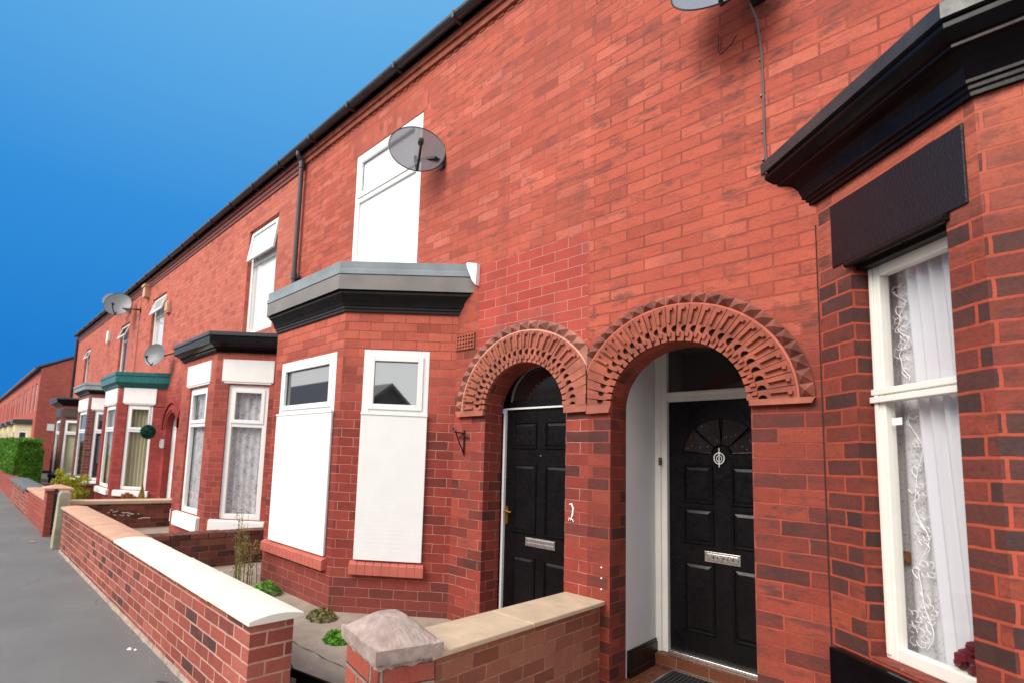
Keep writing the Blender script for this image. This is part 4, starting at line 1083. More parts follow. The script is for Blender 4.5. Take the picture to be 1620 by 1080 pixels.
# ------------------------------------------------------------------ front garden walls
def curved_coping(mb, x0, x1, y0, y1, z0, th, rise, pitch=.6, gap=.004):
    n = max(1, round((x1-x0)/pitch)); w = (x1-x0)/n; K = 8
    for i in range(n):
        a, b = x0+i*w+gap/2, x0+(i+1)*w-gap/2
        dz = random.uniform(-.003, .003); dy = random.uniform(-.003, .003)
        pr = [(y0+dy, z0), (y1+dy, z0), (y1+dy, z0+th+dz)] + [(y1+dy+(y0-y1)*k/K, z0+th+dz+rise*sin(pi*k/K)) for k in range(1, K)] + [(y0+dy, z0+th+dz)]
        j = len(mb.v); L = len(pr)
        mb.v += [(a, y, z) for y, z in pr] + [(b, y, z) for y, z in pr]
        for k in range(L):
            l = (k+1) % L; mb.f.append([j+k, j+l, j+L+l, j+L+k]); mb.m.append(0); mb.swap.append(False)
        mb.f.append([j+k for k in range(L)]); mb.m.append(0); mb.swap.append(False)
        mb.f.append([j+L+k for k in range(L)]); mb.m.append(0); mb.swap.append(False)
fwB = thing('garden_wall', 'long low brick front wall with white and sandstone copings along the pavement', 'garden wall', (-5.7, 1.45, 0))
w = MB(); w.box(-8.82, -2.66, 1.31, 1.575, -.02, .60); w.build('brickwork', M['brickGarden'], fwB)
c = MB(); curved_coping(c, -5.6, -2.61, 1.272, 1.612, .602, .026, .022, .6); o = c.build('coping', M['stonecop'], fwB, bevel=.004); o['label'] = 'white rounded coping stones'
c = MB(); curved_coping(c, -8.86, -5.61, 1.275, 1.61, .602, .026, .018, 1.1); o = c.build('coping', M['sandred'], fwB, bevel=.004); o['label'] = 'sandstone coping stones'
# divider B/C
dv = thing('garden_wall', 'dark brick dividing wall without coping between the two nearest bays', 'garden wall', (-6.45, 2.2, 0))
w = MB(); w.box(-6.56, -6.35, 1.58, 3.48, -.02, .46); w.build('brickwork', M['brickOld'], dv)
c = MB(); 
k = 1.59
while k < 3.4:
    c.box(-6.57, -6.34, k, k+.215, .462, .525+random.uniform(-.004, .004)); k += .222
c.build('top_course', M['brickOld'], dv, bevel=.006)
# divider C/D
dv = thing('garden_wall', 'brown brick dividing wall with sandstone coping in front of the white arched door', 'garden wall', (-10.6, 2.4, 0))
w = MB(); w.box(-10.72, -10.5, 1.6, 3.49, -.02, .50); w.build('brickwork', M['brickOld'], dv)
c = MB(); curved_coping(c, -10.77, -10.45, 1.5, 3.495, .502, .06, .0, 3); c.build('coping', M['sand'], dv, bevel=.006)
wp = MB(); rnd = random.Random(2)
for k in range(16):
    y, z = 2.45+rnd.gauss(0, .12), .34+rnd.gauss(0, .035)
    wp.tube([(-10.497, y, z), (-10.492, y+rnd.uniform(.02, .06), z+rnd.uniform(-.02, .02))], .006, 5)
wp.tube([(-10.497, 2.75, .22), (-10.492, 2.83, .235), (-10.492, 2.95, .23)], .007, 5)
wp.build('paint_splash', M['whitepaint'], dv)
# gate post and gate, wall D
gp = MB(); gp.hexa([(-9.26, 1.25, 0), (-9.06, 1.25, 0), (-9.06, 1.44, 0), (-9.26, 1.44, 0), (-9.23, 1.27, .80), (-9.06, 1.27, .80), (-9.06, 1.42, .80), (-9.23, 1.42, .80)])
gp.hexa([(-9.23, 1.27, .80), (-9.06, 1.27, .80), (-9.06, 1.42, .80), (-9.23, 1.42, .80), (-9.20, 1.29, .84), (-9.08, 1.29, .84), (-9.08, 1.40, .84), (-9.20, 1.40, .84)])
tag(gp.build('gate_post', M['concpost'], bevel=.01), 'lichen stained concrete gate post at the far end of the long front wall', 'gate post')
gt = thing('gate', 'narrow black iron gate between concrete post and red wall pier', 'gate', (-9.7, 1.4, 0))
g = MB(); g.box(-10.22, -9.32, 1.36, 1.39, .10, .13); g.box(-10.22, -9.32, 1.36, 1.39, .72, .75); g.box(-10.22, -10.18, 1.355, 1.395, .05, .80); g.box(-9.36, -9.32, 1.355, 1.395, .05, .80); g.build('gate_frame', M['iron'], gt)
g = MB()
for k in range(9): g.tube([(-10.12+k*.095, 1.375, .13), (-10.12+k*.095, 1.375, .72)], .008, 6)
g.build('gate_bars', M['iron'], gt)
fwD = thing('garden_wall', 'red painted brick front wall with pale coping and capped pier beyond the gate', 'garden wall', (-12, 1.45, 0))
w = MB(); w.box(-13.3, -10.62, 1.31, 1.55, -.02, .56); w.build('brickwork', M['brickPaint'], fwD)
w = MB(); w.box(-10.62, -10.30, 1.27, 1.59, -.02, .76); w.build('end_pier', M['brickPaint'], fwD)
c = MB(); curved_coping(c, -13.3, -10.63, 1.27, 1.59, .562, .04, .01, 1.0); c.build('coping', M['sandred'], fwD, bevel=.004)
c = MB(); c.box(-10.67, -10.25, 1.22, 1.64, .762, .80); c.hexa([(-10.67, 1.22, .80), (-10.25, 1.22, .80), (-10.25, 1.64, .80), (-10.67, 1.64, .80), (-10.5, 1.4, .85), (-10.42, 1.4, .85), (-10.42, 1.48, .85), (-10.5, 1.48, .85)]); c.build('pier_cap', M['sandred'], fwD)
fwE = thing('garden_wall', 'brick front wall with grey slab coping just before the tall hedge', 'garden wall', (-15.2, 1.45, 0))
w = MB(); w.box(-17.0, -13.32, 1.31, 1.60, -.02, .53); w.build('brickwork', M['brickGarden'], fwE)
c = MB(); curved_coping(c, -17.03, -13.31, 1.24, 1.66, .532, .06, .02, .9); c.build('coping', M['greystone'], fwE, bevel=.006)
fwF = MB(); fwF.box(-24.6, -17.1, 1.33, 1.58, -.02, .46); fwF.box(-24.6, -17.1, 1.30, 1.61, .462, .52)
tag(fwF.build('garden_wall', M['brickPaint']), 'plain low red brown wall below the tall hedge', 'garden wall')
dv = MB(); dv.box(-15.6, -15.4, 1.62, 3.4, -.02, .5); dv.box(-15.64, -15.36, 1.62, 3.4, .502, .55)
tag(dv.build('garden_wall', M['brickOld']), 'short dark dividing wall behind the yellow green bush', 'garden wall')

# pier and wall between houses A and B
dvA = thing('garden_wall', 'low dividing wall with flat sandstone coping between the eroded pier and the two doors', 'garden wall', (-1.9, 2.7, 0))
w = MB(); w.box(-2.02, -1.785, 1.86, D-.002, -.02, .585); w.build('brickwork', M['brickDiv'], dvA)
c = MB(); j = 0
k = 1.80
for (y0, y1) in ((1.80, 2.62), (2.625, D-.003)):
    c.hexa([(-2.055, y0, .587), (-1.745, y0, .587), (-1.745, y1, .587), (-2.055, y1, .587), (-2.055, y0, .615), (-1.745, y0, .615), (-1.745, y1, .615), (-2.055, y1, .615)])
c.build('coping', M['sand'], dvA, bevel=.006)
gpA = thing('gate_pier', 'brick gate pier with eroded pinkish stone cap in the foreground', 'gate pier', (-1.965, 1.745, 0))
Rz = Matrix.Rotation(radians(-13), 3, 'Z')
def rot(x, y, z): v = Rz @ Vector((x, y, 0)); return (-1.965+v.x, 1.745+v.y, z)
w = MB(); hw = .178
def rp_(x, y, z): return rot(x, y*.87-.024, z)
w.hexa([rp_(-hw, -hw, -.02), rp_(hw, -hw, -.02), rp_(hw, hw, -.02), rp_(-hw, hw, -.02), rp_(-hw, -hw, .575), rp_(hw, -hw, .575), rp_(hw, hw, .575), rp_(-hw, hw, .575)])
M['brickPier'] = brick('eroded pier brick', [(0, (.26, .06, .045)), (.5, (.40, .085, .06)), (1, (.48, .12, .08))], (.36, .26, .21), .014, rh=.108, bw=.30, off=(.1, .06), grime=.35, dirt=(.30, .22, .18), mvar=.1, soft=.5, height=.02)
w.build('pier_shaft', M['brickPier'], gpA)
def rotc(x, y, z): return rot(x, y*.87-.024, z)
def rough_grid(mb, f, nu, nv, mi=0):
    i = len(mb.v)
    for a in range(nu+1):
        for b in range(nv+1): mb.v.append(f(a/nu, b/nv))
    for a in range(nu):
        for b in range(nv):
            p = i+a*(nv+1)+b; mb.f.append([p, p+1, p+nv+2, p+nv+1]); mb.m.append(mi); mb.swap.append(False)
from mathutils import noise as mnoise
def nz(x, y, z, s=1.0): return mnoise.fractal(Vector((x*s, y*s, z*s)), .9, 2.0, 4)
cap = MB(); R = .208; zc0, zc1 = .60, .668
def capf(u, v):
    # u,v in 0..1 across the square; bevelled pyramid with rounded top
    x, y = (u*2-1)*R, (v*2-1)*R
    m_ = max(abs(x), abs(y))/R
    m_ = min(1, (abs(x/R)**5+abs(y/R)**5)**.2); h = zc1 + .092*min(1, (1-m_)*1.5)**.9
    e = .003*nz(x, y, 0, 10) + .0012*nz(x, y, 3, 40) + (.002*nz(x, y, 9, 55) if x+.3*y > .02 else 0)
    px_, py_, pz_ = rotc(x*(1+.02*nz(y, x, 1, 10)), y*(1+.02*nz(x, y, 5, 10)), h+e*(.5+.5*m_))
    return (px_, py_, pz_)
rough_grid(cap, capf, 48, 48)
def side(sx, sy, dx, dy):
    def f(u, v):
        x, y = (sx + dx*u*2)*R, (sy+dy*u*2)*R
        top = capf((x/R+1)/2, (y/R+1)/2)
        s_ = 1-.06*(1-v)**2
        bx_, by_, _ = rotc(x*.965, y*.965, 0)
        z = zc0+.006*nz(x, y, 7, 20)
        t = v
        return (bx_+(top[0]-bx_)*t**.5, by_+(top[1]-by_)*t**.5, z+(top[2]-z)*t + 0*s_)
    return f
for a in ((-1, -1, 1, 0), (1, -1, 0, 1), (1, 1, -1, 0), (-1, 1, 0, -1)): rough_grid(cap, side(*a), 48, 6)
cap.face([rotc(-R*.965, -R*.965, zc0), rotc(R*.965, -R*.965, zc0), rotc(R*.965, R*.965, zc0), rotc(-R*.965, R*.965, zc0)])
cap.build('pier_cap', M['capstone'], gpA, smooth=False)
bed = MB()
def bside(sx, sy, dx, dy):
    def f(u, v):
        x, y = (sx+dx*u*2)*R, (sy+dy*u*2)*R
        k = .90-.07*(1-v) + .03*nz(x, y, v, 18)
        q = rotc(x*k, y*k, .562+.04*v); return (q[0], q[1], q[2] + .012*nz(x, y, 9, 15)*(1-v))
    return f
for a in ((-1, -1, 1, 0), (1, -1, 0, 1), (1, 1, -1, 0), (-1, 1, 0, -1)): rough_grid(bed, bside(*a), 40, 4)
bed.build('mortar_bed', M['capbed'], gpA)

# ------------------------------------------------------------------ ground
g = MB(); g.box(-140, 60, -60, 60, -.30, -.16); struct(g, 'ground', M['earth'], 'ground around the street')
g = MB(); g.face([(-140, -6.0, -.12), (30, -6.0, -.12), (30, -.75, -.12), (-140, -.75, -.12)]); struct(g, 'road', M['asphalt'], 'asphalt road')
g = MB(); g.face([(-140, -.6, 0), (30, -.6, 0), (30, 1.75, 0), (-140, 1.75, 0)]); struct(g, 'pavement', M['asphalt'], 'grey asphalt pavement')
g = MB(); g.face([(-140, -8, 0), (30, -8, 0), (30, -6.15, 0), (-140, -6.15, 0)]); struct(g, 'pavement', M['asphalt'], 'opposite pavement')
g = MB(); g.box(-140, 30, -.75, -.602, -.14, .004); g.box(-140, 30, -6.148, -6.0, -.14, .004); struct(g, 'kerb', M['kerb'], 'kerb stones')
g = MB()
g.box(-6.3, -3.1, 1.60, D+.02, -.1, .118); g.hexa([(-3.1, 1.73, -.1), (-2.02, 1.995, -.1), (-2.02, D+.02, -.1), (-3.1, D+.02, -.1), (-3.1, 1.73, .118), (-2.02, 1.995, .118), (-2.02, D+.02, .118), (-3.1, D+.02, .118)]); g.box(-1.78, 3.3, 1.70, D-.02, -.1, .03)
struct(g, 'garden_path', M['conc'], 'concrete front garden floor', 'path')
g = MB(); g.box(-3.1, -2.02, 1.58, 2.0, -.1, .03)
g.box(-24.6, -6.6, 1.6, D, -.1, .05)
struct(g, 'garden_ground', M['conc'], 'concrete floor of the farther front gardens', 'ground')
# joint in the slab, stones
g = MB()
for k in range(40):
    t0, t1 = k/40, (k+1)/40
    P = lambda t: (-3.9+1.9*t, 2.05+.12*t+.008*sin(t*40))
    a, b = P(t0), P(t1); wv = .004+.003*sin(k*1.7)
    g.face([(a[0], a[1]-wv, .1195), (b[0], b[1]-wv, .1195), (b[0], b[1]+wv, .1195), (a[0], a[1]+wv, .1195)])
g.build('slab_joint', M['earth']); bpy.data.objects['slab_joint']['kind'] = 'structure'; bpy.data.objects['slab_joint']['label'] = 'dark crack between garden slabs'; bpy.data.objects['slab_joint']['category'] = 'crack'
gr = MB(); rnd = random.Random(12)
def pebble(mb, x, y, z, r, rnd):
    P = [(x+r*rnd.uniform(.7, 1.2)*cos(2*pi*k/5), y+r*rnd.uniform(.7, 1.2)*sin(2*pi*k/5)) for k in range(5)]
    t = (x, y, z+r*.7)
    for k in range(5):
        a, b = P[k], P[(k+1) % 5]; mb.face([(a[0], a[1], z), (b[0], b[1], z), t])
for k in range(420):
    if k % 3: x, y, z = rnd.uniform(-9, -2.9), 1.30-abs(rnd.gauss(0, .05)), .001
    else: x, y, z = rnd.uniform(-3.9, -2.1), rnd.uniform(2.05, 2.9), .119
    pebble(gr, x, y, z, rnd.uniform(.002, .007)*(2 if k % 23 == 0 else 1), rnd)
tag(gr.build('grit', M['capbed']), 'scattered grit along the foot of the front wall', 'grit', kind='stuff')
# repair scar at the foot of the wall: mortar haunch
hn = MB(); rnd = random.Random(6)
k = -8.8
while k < -2.7:
    s = .012+.012*abs(nz(k, 0, 0, 2.3)); s2_ = .012+.012*abs(nz(k+.08, 0, 0, 2.3))
    hn.hexa([(k, 1.31-s, .0), (k+.08, 1.31-s2_, .0), (k+.08, 1.3095, .0), (k, 1.3095, .0), (k, 1.31-s*.2, .02+s), (k+.08, 1.31-s2_*.2, .02+s2_), (k+.08, 1.3095, .02+s2_), (k, 1.3095, .02+s)]); k += .08
hn.build('mortar_haunch', M['capbed'], fwB)
ltr = MB(); pebble(ltr, -4.35, 1.17, .001, .022, rnd); pebble(ltr, -4.31, 1.20, .001, .016, rnd)
tag(ltr.build('litter', M['whitepaint']), 'small white scrap of litter on the pavement by the front wall', 'litter')
ltr = MB(); ltr.face([(-9.9, 1.05, .004), (-9.8, 1.08, .01), (-9.83, 1.14, .006), (-9.93, 1.11, .004)])
tag(ltr.build('litter', M['sandred']), 'flat pale scrap of paper on the pavement far up the street', 'litter')
wr = MB(); wr.tube([(-3.66, 1.16, .008), (-3.60, 1.20, .012), (-3.50, 1.24, .012), (-3.44, 1.22, .01), (-3.47, 1.16, .008), (-3.58, 1.10, .008)], .0035, 5)
tag(wr.build('wire', M['iron']), 'loop of black wire lying on the pavement against the front wall', 'wire')
# black steel channel across the gateway
ch = MB()
ax, ay, bx2, by2 = -3.08, 1.735, -2.12, 1.97
dd = Vector((bx2-ax, by2-ay)).normalized(); nn_ = Vector((-dd.y, dd.x))
F = Fr(ax, ay, dd.x, dd.y, -nn_.x, -nn_.y); LL = math.hypot(bx2-ax, by2-ay)
ch.fbox(F, 0, LL, -.022, .0, .0, .155); ch.fbox(F, 0, LL, .0, .06, .0, .03); ch.tube([F.p(0, -.011, .157), F.p(LL, -.011, .157)], .012, 8)
ch.tube([F.p(.0, -.02, .15), F.p(.02, -.03, .18), F.p(.07, -.03, .185), F.p(.12, -.02, .155)], .004, 5)
tag(ch.build('gateway_edging', M['blackgloss'], bevel=.003), 'black metal edging strip across the gateway between the wall end and the pier', 'edging')
# doormat
dm = thing('doormat', 'black ribbed doormat on the brown porch tiles', 'doormat', (-1.2, 3.85, .05))
a = MB(); a.box(-1.56, -.92, 3.58, 4.185, .0505, .058); a.build('mat_base', M['mat'], dm)
a = MB()
for k in range(24): a.box(-1.54+k*.0255, -1.528+k*.0255, 3.60, 4.165, .0582, .064)
a.build('ribs', M['mat'], dm)
a = MB(); a.box(-1.565, -1.555, 3.58, 4.19, .0505, .062); a.box(-1.555, -.92, 4.186, 4.195, .0505, .062); a.build('edge_strip', M['silver'], dm)

# ------------------------------------------------------------------ plants
def weed(name, label, x, y, z, r, n, mat, size, h=.5, seed=1, stems=0):
    t = thing(name, label, 'weed', (x, y, z))
    mb = MB()
    def f(rnd):
        a = rnd.uniform(0, 2*pi); rr = r*sqrt(rnd.random()); hh = h*r*(1-(rr/r)**2)*rnd.random()**.5
        return (x+rr*cos(a), y+rr*sin(a), z+.01+hh), (cos(a)*.4, sin(a)*.4, .9)
    leaves(mb, f, n, size, seed=seed, asp=.6)
    mb.build('leaf_tuft', M[mat], t)
    return t
weed('weed', 'bright green weed against the foot of the blanked bay', -3.33, 2.36, .118, .10, 240, 'gleaf', .05, .7, 2)
weed('weed', 'olive straggly weed in the garden beside the blanked bay', -3.86, 2.56, .118, .13, 260, 'oleaf', .04, .7, 3)
weed('weed', 'green weeds at the far foot of the blanked bay', -4.85, 2.52, .118, .17, 360, 'gleaf', .04, .7, 4)
weed('weed', 'small green weed growing below the black gateway edging', -2.78, 1.72, .03, .08, 160, 'gleaf', .03, .5, 5)
# tall straggling weed at the bay corner
tw = thing('tall_weed', 'tall dry straggling weed growing between dividing wall and blanked bay', 'weed', (-5.6, 2.55, .118))
sm = MB(); lf = MB(); rnd = random.Random(9)
for k in range(17):
    x, y = -5.28+rnd.uniform(-.2, .15), 2.5+rnd.uniform(-.12, .1); h_ = rnd.uniform(.4, .95); dx, dy = rnd.uniform(-.12, .12), rnd.uniform(-.1, .1)
    pts = [(x+dx*t*t+.01*sin(7*t+k), y+dy*t*t, .1+h_*t) for t in [i/7 for i in range(8)]]
    sm.tube(pts, [.005*(1-.8*i/7) for i in range(8)], 5)
    leaves(lf, lambda r, pts=pts: (Vector(pts[r.randrange(2, 8)]) + Vector((r.gauss(0, .02), r.gauss(0, .02), r.gauss(0, .03))), None), 34, .03, seed=k+50, asp=.35)
sm.build('stem', M['oleaf'], tw); lf.build('leaf_tuft', M['oleaf'], tw)
# yellow-green bush with limbs
bu = thing('bush', 'rounded yellow green bush in the garden of the cream curtained bay', 'bush', (-14.0, 2.15, .05))
lf = MB(); rnd = random.Random(4)
for k in range(26):
    cx, cy, cz = -14.0+rnd.gauss(0, .28), 2.15+rnd.gauss(0, .14), .48+rnd.gauss(0, .15)
    leaves(lf, sph((cx, cy, cz), rnd.uniform(.09, .17), 1, .7), 170, .05, seed=100+k)
lf.build('leaf_mass', M['yleaf'], bu)
sm = MB()
for k in range(8): sm.tube([(-14.0, 2.15, .02), (-14.0+rnd.uniform(-.3, .3), 2.15+rnd.uniform(-.15, .15), .5)], [.014, .006], 6)
sm.build('stem', M['oleaf'], bu)
# small golden conifer and rusty plant near door D
cf = thing('conifer', 'small golden cone shaped conifer beside the white arched door', 'conifer', (-11.2, 2.95, .05))
lf = MB()
def cone(r):
    t = r.random(); a = r.uniform(0, 2*pi); rr = .15*(1-t)*(0.6+.4*r.random())
    return (-11.2+rr*cos(a), 2.95+rr*sin(a), .25+.56*t), (cos(a), sin(a), .5)
leaves(lf, cone, 1600, .03, seed=3); lf.build('leaf_mass', M['gold'], cf)
sm = MB(); sm.tube([(-11.2, 2.95, .04), (-11.2, 2.95, .4)], .015, 6); sm.build('stem', M['wood'], cf)
rp = thing('shrub', 'low rusty orange shrub beside the small golden conifer', 'shrub', (-11.6, 2.8, .05))
lf = MB()
for k in range(6): leaves(lf, sph((-11.6+.09*(k-2.5), 2.8, .50), .11, 1, .6), 200, .035, seed=300+k)
lf.build('leaf_mass', M['rust'], rp)
sm = MB(); sm.tube([(-11.6, 2.8, .04), (-11.6, 2.8, .5)], .012, 6); sm.build('stem', M['wood'], rp)
# hedge
hg = thing('hedge', 'tall dense green hedge behind the low far wall', 'hedge', (-25, 1.95, 0))
lf = MB(); rnd = random.Random(21)
HX0, HX1, HY0, HY1, HZ = -31, -20.0, 1.50, 2.25, 1.60
def hsamp(r):
    k = r.random(); d = abs(r.gauss(0, .06))
    x, y, z = r.uniform(HX0, HX1), r.uniform(HY0, HY1), r.uniform(.25, HZ)
    if k < .45: y = HY0+d; n = (0, -1, .2)
    elif k < .62: x = HX1-d*1.3; n = (1, -.3, .2)
    elif k < .9: z = HZ-d; n = (0, 0, 1)
    else: y = HY1-d; n = (0, 1, 0)
    w = .17*mnoise.noise(Vector((x*1.1, y*2, z*2))) + .09*mnoise.noise(Vector((x*4, y*5, z*5)))
    if z > HZ-.25: y = HY0+.06*(z-HZ+.25)/.25+(y-HY0)*.85
    x += w*(.6 if k > .45 else 0); y -= w if k < .45 else 0; z += w if k > .62 else w*.3
    return (x, y, z), n
leaves(lf, hsamp, 52000, .065, seed=5, asp=.7); leaves(lf, lambda r: ((r.uniform(HX0, HX1+.05), r.uniform(HY0-.05, HY1), HZ+abs(r.gauss(0, .05))), (0, 0, .5)), 2600, .075, seed=6); leaves(lf, lambda r: ((r.uniform(HX0, HX1), HY0-abs(r.gauss(.03, .05)), r.uniform(.3, HZ)), (0, -.5, .2)), 3000, .075, seed=7); lf.build('leaf_mass', M['hedge'], hg)
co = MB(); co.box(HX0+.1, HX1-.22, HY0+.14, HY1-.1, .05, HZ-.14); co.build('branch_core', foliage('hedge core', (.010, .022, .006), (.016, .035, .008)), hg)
# distant tree top
tr = thing('tree', 'yellow green tree far away at the end of the street', 'tree', (-78, 1.9, 0))
tk = MB(); tk.tube([(-78, 1.9, 0), (-78, 1.9, 3), (-77.8, 2.0, 6.6)], [.22, .17, .08], 8)
for k in range(6): tk.tube([(-78, 1.9, 3+k*.5), (-78+cos(k)*1.2, 1.9+sin(k)*1.0, 4.6+k*.5)], [.07, .03], 6)
tk.build('trunk', M['wood'], tr)
lf = MB()
for k in range(14): leaves(lf, sph((-78+rnd.gauss(0, .7), 1.7+rnd.gauss(0, .7), 5.9+rnd.gauss(0, .7)), .7, .8, .8), 240, .24, seed=400+k)
lf.build('crown', M['tree'], tr)

# ------------------------------------------------------------------ second terrace beyond the side street
def block(label, x0, x1, gable=True):
    h = thing('terraced_house', label, 'house', ((x0+x1)/2, D, 0), 'terraced houses beyond the side street')
    w = MB(); zt = 5.98
    holes = [rect(x0+1.0, x0+1.9, 3.5, 5.2), rect(x1-1.9, x1-1.0, 3.5, 5.2), rect(x1-2.4, x1-1.6, .1, 2.2)]
    w.sheet(FAC, rect(x0, x1, 0, zt), holes, .1)
    if gable: w.face([(x1, D, 0), (x1, 11, 0), (x1, 11, 6), (x1, 7.25, 8.0), (x1, D, zt)])
    w.build('wall', M['brickFar'], h)
    for (a0, a1, z0, z1) in ((x0+1.0, x0+1.9, 3.5, 5.2), (x1-1.9, x1-1.0, 3.5, 5.2)):
        window(FAC, h, a0, a1, z0, z1, z0+1.1, -.06, fw=.09, mats=('white', 'mirror2', 'mirror2'), room=False)
    f = Fr(0, D+.1, 1, 0, 0, -1); d = MB(); d.fbox(f, x1-2.4, x1-1.6, -.04, 0, .1, 2.2)
    panel(d, f, x1-2.3, x1-1.7, .001, .3, 1.0); panel(d, f, x1-2.3, x1-1.7, .001, 1.2, 2.0); d.build('door', M['whitepaint'], h)
    r = MB(); rz = lambda y: 6.0+(y-3.3)*.52
    r.hexa([(x0, 3.3, rz(3.3)), (x1+.08, 3.3, rz(3.3)), (x1+.08, 7.25, rz(7.25)), (x0, 7.25, rz(7.25)), (x0, 3.3, rz(3.3)+.1), (x1+.08, 3.3, rz(3.3)+.1), (x1+.08, 7.25, rz(7.25)+.1), (x0, 7.25, rz(7.25)+.1)])
    r.hexa([(x0, 7.25, rz(7.25)), (x1+.08, 7.25, rz(7.25)), (x1+.08, 11.2, 6), (x0, 11.2, 6), (x0, 7.25, rz(7.25)+.1), (x1+.08, 7.25, rz(7.25)+.1), (x1+.08, 11.2, 6.1), (x0, 11.2, 6.1)])
    r.build('roof', M['slate'], h)
    g = MB(); g.box(x0, x1+.06, 3.2, 3.32, 5.92, 6.04); g.build('gutter', M['gutter'], h)
    # bay
    xc = x0+2.0
    fs = bay(h, xc+1.4, xc+.7, xc-.7, xc-1.4, 2.75, 2.75, M['cream2'], zb=0, wins={'near': [(.2, .8, .7, 2.3, .06)], 'front': [(xc-.5, xc+.5, .7, 2.3, .06)]})
    window(fs['near'][0], h, .2, .8, .7, 2.3, 1.8, -.02, fw=.07, mats=('white', 'mirror2', 'mirror2'), room=False)
    window(fs['front'][0], h, xc-.5, xc+.5, .7, 2.3, 1.8, -.02, fw=.07, mats=('white', 'mirror2', 'mirror2'), room=False)
    b = MB(); b.sweep([(xc-1.4, D), (xc-.7, 2.75), (xc+.7, 2.75), (xc+1.4, D)], [(0, 2.7), (.15, 2.72), (.15, 2.95), (0, 2.97)]); 
    b.face([(xc-1.5, D, 3.0), (xc-.75, 2.65, 2.96), (xc+.75, 2.65, 2.96), (xc+1.5, D, 3.0)]); b.build('bay_roof', M['gutter'], h)
    # chimney on the ridge
    c = MB(); c.box(x0+.2, x0+1.0, 6.9, 7.7, 7.4, 8.9); 
    for q in range(2): c.tube([(x0+.4+q*.4, 7.3, 8.9), (x0+.4+q*.4, 7.3, 9.25)], .1, 8)
    c.build('chimney', M['brickFar'], h)
    return h
labs = ['brick end house beyond the side street showing its plain gable wall', 'second house of the terrace beyond the side street', 'third house of the terrace beyond the side street',
        'fourth house of the terrace beyond the side street', 'fifth house of the terrace beyond the side street', 'sixth house of the terrace beyond the side street',
        'seventh house of the terrace beyond the side street', 'eighth house of the terrace beyond the side street']
for k in range(8): block(labs[k], -36.5-4.8*(k+1), -36.5-4.8*k, k == 0)
sg = MB(); sg.box(-36.49, -36.44, 4.1, 5.4, 2.35, 2.75)
tag(sg.build('street_sign', M['whitepaint'], bevel=.004), 'blank pale street sign plate on the far gable wall', 'sign')
# house row across the road (seen mirrored in the window glass)
op = thing('terraced_house', 'long brick house row on the opposite side of the road', 'house', (-20, -11.5, 0))
w = MB(); w.face([(-60, -11, 0), (6, -11, 0), (6, -11, 4.9), (-60, -11, 4.9)]); w.face([(6, -11, 0), (6, -18, 0), (6, -18, 4.9), (6, -14.5, 7), (6, -11, 4.9)])
w.build('wall', brick('opposite brick', [(0, (.16, .08, .07)), (1, (.25, .13, .11))], (.3, .2, .18), .006), op)
r = MB(); r.face([(-60, -10.8, 4.85), (6.1, -10.8, 4.85), (6.1, -14.5, 7.1), (-60, -14.5, 7.1)]); r.face([(-60, -18.2, 4.85), (6.1, -18.2, 4.85), (6.1, -14.5, 7.1), (-60, -14.5, 7.1)]); r.build('roof', M['slate'], op)
wn_ = MB()
for k in range(14):
    x = -56+k*4.4; wn_.box(x, x+1.1, -11.0, -10.96, 2.9, 4.3); wn_.box(x+.1, x+1.4, -11.0, -10.94, .7, 2.1)
wn_.build('window', M['whitein'], op)
op = thing('detached_house', 'dark roofed house with street facing gable across the road', 'house', (12, -15, 0))
w = MB(); w.face([(7.2, -13, 0), (12.8, -13, 0), (12.8, -13, 3.3), (10, -13, 5.3), (7.2, -13, 3.3)]); w.face([(7.2, -13, 0), (7.2, -20, 0), (7.2, -20, 3.3), (7.2, -13, 3.3)])
w.build('wall', plain('dark brown brick wall', (.05, .03, .028), .8), op)
r = MB(); r.hexa([(6.9, -12.8, 3.15), (10, -12.8, 5.3), (10, -20, 5.3), (6.9, -20, 3.15), (6.9, -12.8, 3.3), (10, -12.8, 5.5), (10, -20, 5.5), (6.9, -20, 3.3)])
r.hexa([(13.1, -12.8, 3.15), (10, -12.8, 5.3), (10, -20, 5.3), (13.1, -20, 3.15), (13.1, -12.8, 3.3), (10, -12.8, 5.5), (10, -20, 5.5), (13.1, -20, 3.3)])
r.build('roof', M['slate'], op)

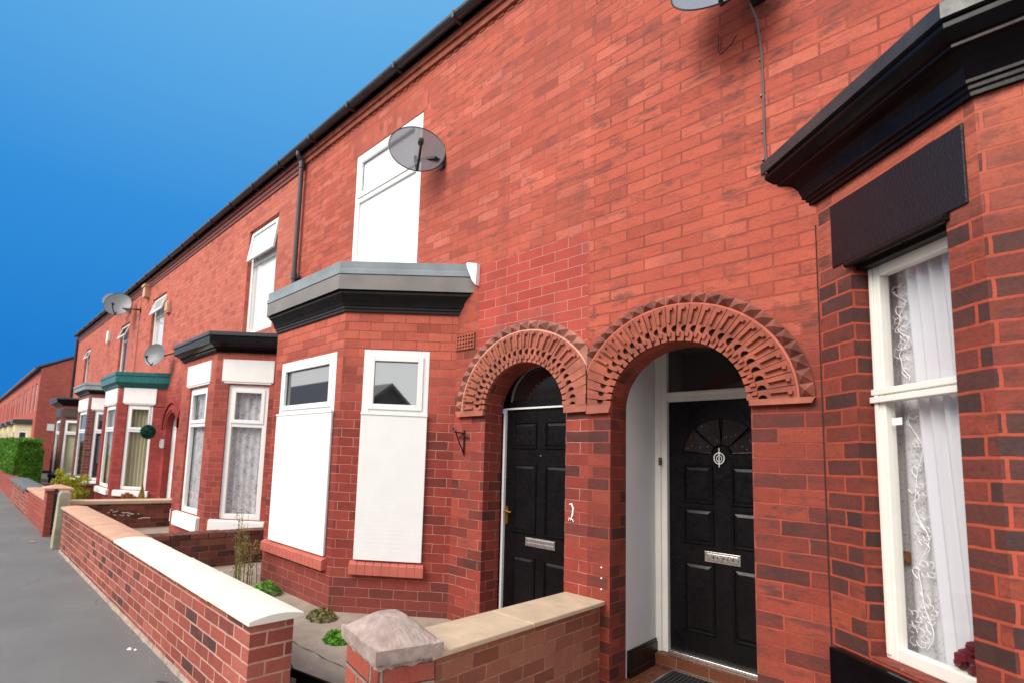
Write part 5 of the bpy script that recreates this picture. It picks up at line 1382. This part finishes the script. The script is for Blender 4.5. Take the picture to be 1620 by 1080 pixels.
# ------------------------------------------------------------------ camera
cam = bpy.data.cameras.new('camera'); co = bpy.data.objects.new('camera', cam); COL.objects.link(co)
yaw, pit, rol = radians(48.201), radians(5.9034), radians(2.6659)
cy, sy, cp, sp = cos(yaw), sin(yaw), cos(pit), sin(pit)
FW = Vector((-sy*cp, cy*cp, sp)); RT = Vector((cy, sy, 0)); UP = RT.cross(FW)
R2 = RT*cos(rol)+UP*sin(rol); U2 = UP*cos(rol)-RT*sin(rol)
mt = Matrix((R2, U2, -FW)).transposed().to_4x4(); mt.translation = Vector((0, 0, EYE))
co.matrix_world = mt
cam.sensor_width = 36; cam.lens = 36*797.9/1620
cam.shift_x = (810-644.1)/1620; cam.shift_y = (646.5-540)/1620
cam.dof.use_dof = True; cam.dof.focus_distance = 3.6; cam.dof.aperture_fstop = 1.8
cam.clip_start = .05; cam.clip_end = 600
SC.camera = co

# ------------------------------------------------------------------ light
SUN_EL, SUN_AZ = radians(40), Vector((-.16, -.987))
dirv = Vector((SUN_AZ.x*cos(SUN_EL), SUN_AZ.y*cos(SUN_EL), sin(SUN_EL))).normalized()
sl = bpy.data.lights.new('sun', 'SUN'); sl.energy = 3.5; sl.angle = radians(34); sl.color = (1, .94, .86)
so_ = bpy.data.objects.new('sun', sl); COL.objects.link(so_); so_.rotation_euler = dirv.to_track_quat('Z', 'Y').to_euler()
W = bpy.data.worlds.new('World'); SC.world = W; W.use_nodes = True
nt = W.node_tree; nt.nodes.clear()
wo = nt.nodes.new('ShaderNodeOutputWorld'); bg = nt.nodes.new('ShaderNodeBackground'); nt.links.new(bg.outputs[0], wo.inputs[0])
sky = nt.nodes.new('ShaderNodeTexSky'); sky.sky_type = 'NISHITA'; sky.sun_disc = False; sky.sun_elevation = SUN_EL
sky.sun_rotation = math.atan2(dirv.x, dirv.y)
tcn = nt.nodes.new('ShaderNodeTexCoord'); sx = nt.nodes.new('ShaderNodeSeparateXYZ'); nt.links.new(tcn.outputs['Generated'], sx.inputs[0])
xs = maprange(nt, sx.outputs[0], .15, .6, 0, 1)  # pale sky spread to the unseen right, added to light right-facing walls
blue = ramp(nt, sx.outputs[2], [(0, (.013, .19, .60)), (.15, (.014, .205, .63)), (.40, (.036, .275, .71)), (.65, (.115, .41, .79)), (.80, (.20, .50, .84))])
nk = mixc(nt, 1.0, sky.outputs[0], .10, 'MULTIPLY')
haze = mixc(nt, .88, nk, (1.62, 1.62, 1.61))
back = math_(nt, 'MAXIMUM', maprange(nt, sx.outputs[1], -.05, -.5, 0, 1), xs)
nt.links.new(mixc(nt, back, blue, haze), bg.inputs[0]); bg.inputs[1].default_value = 1.0
SC.view_settings.view_transform = 'Standard'; SC.view_settings.look = 'None'; SC.view_settings.exposure = 0; SC.view_settings.gamma = 1
SC.cycles.max_bounces = 8; SC.cycles.transparent_max_bounces = 16
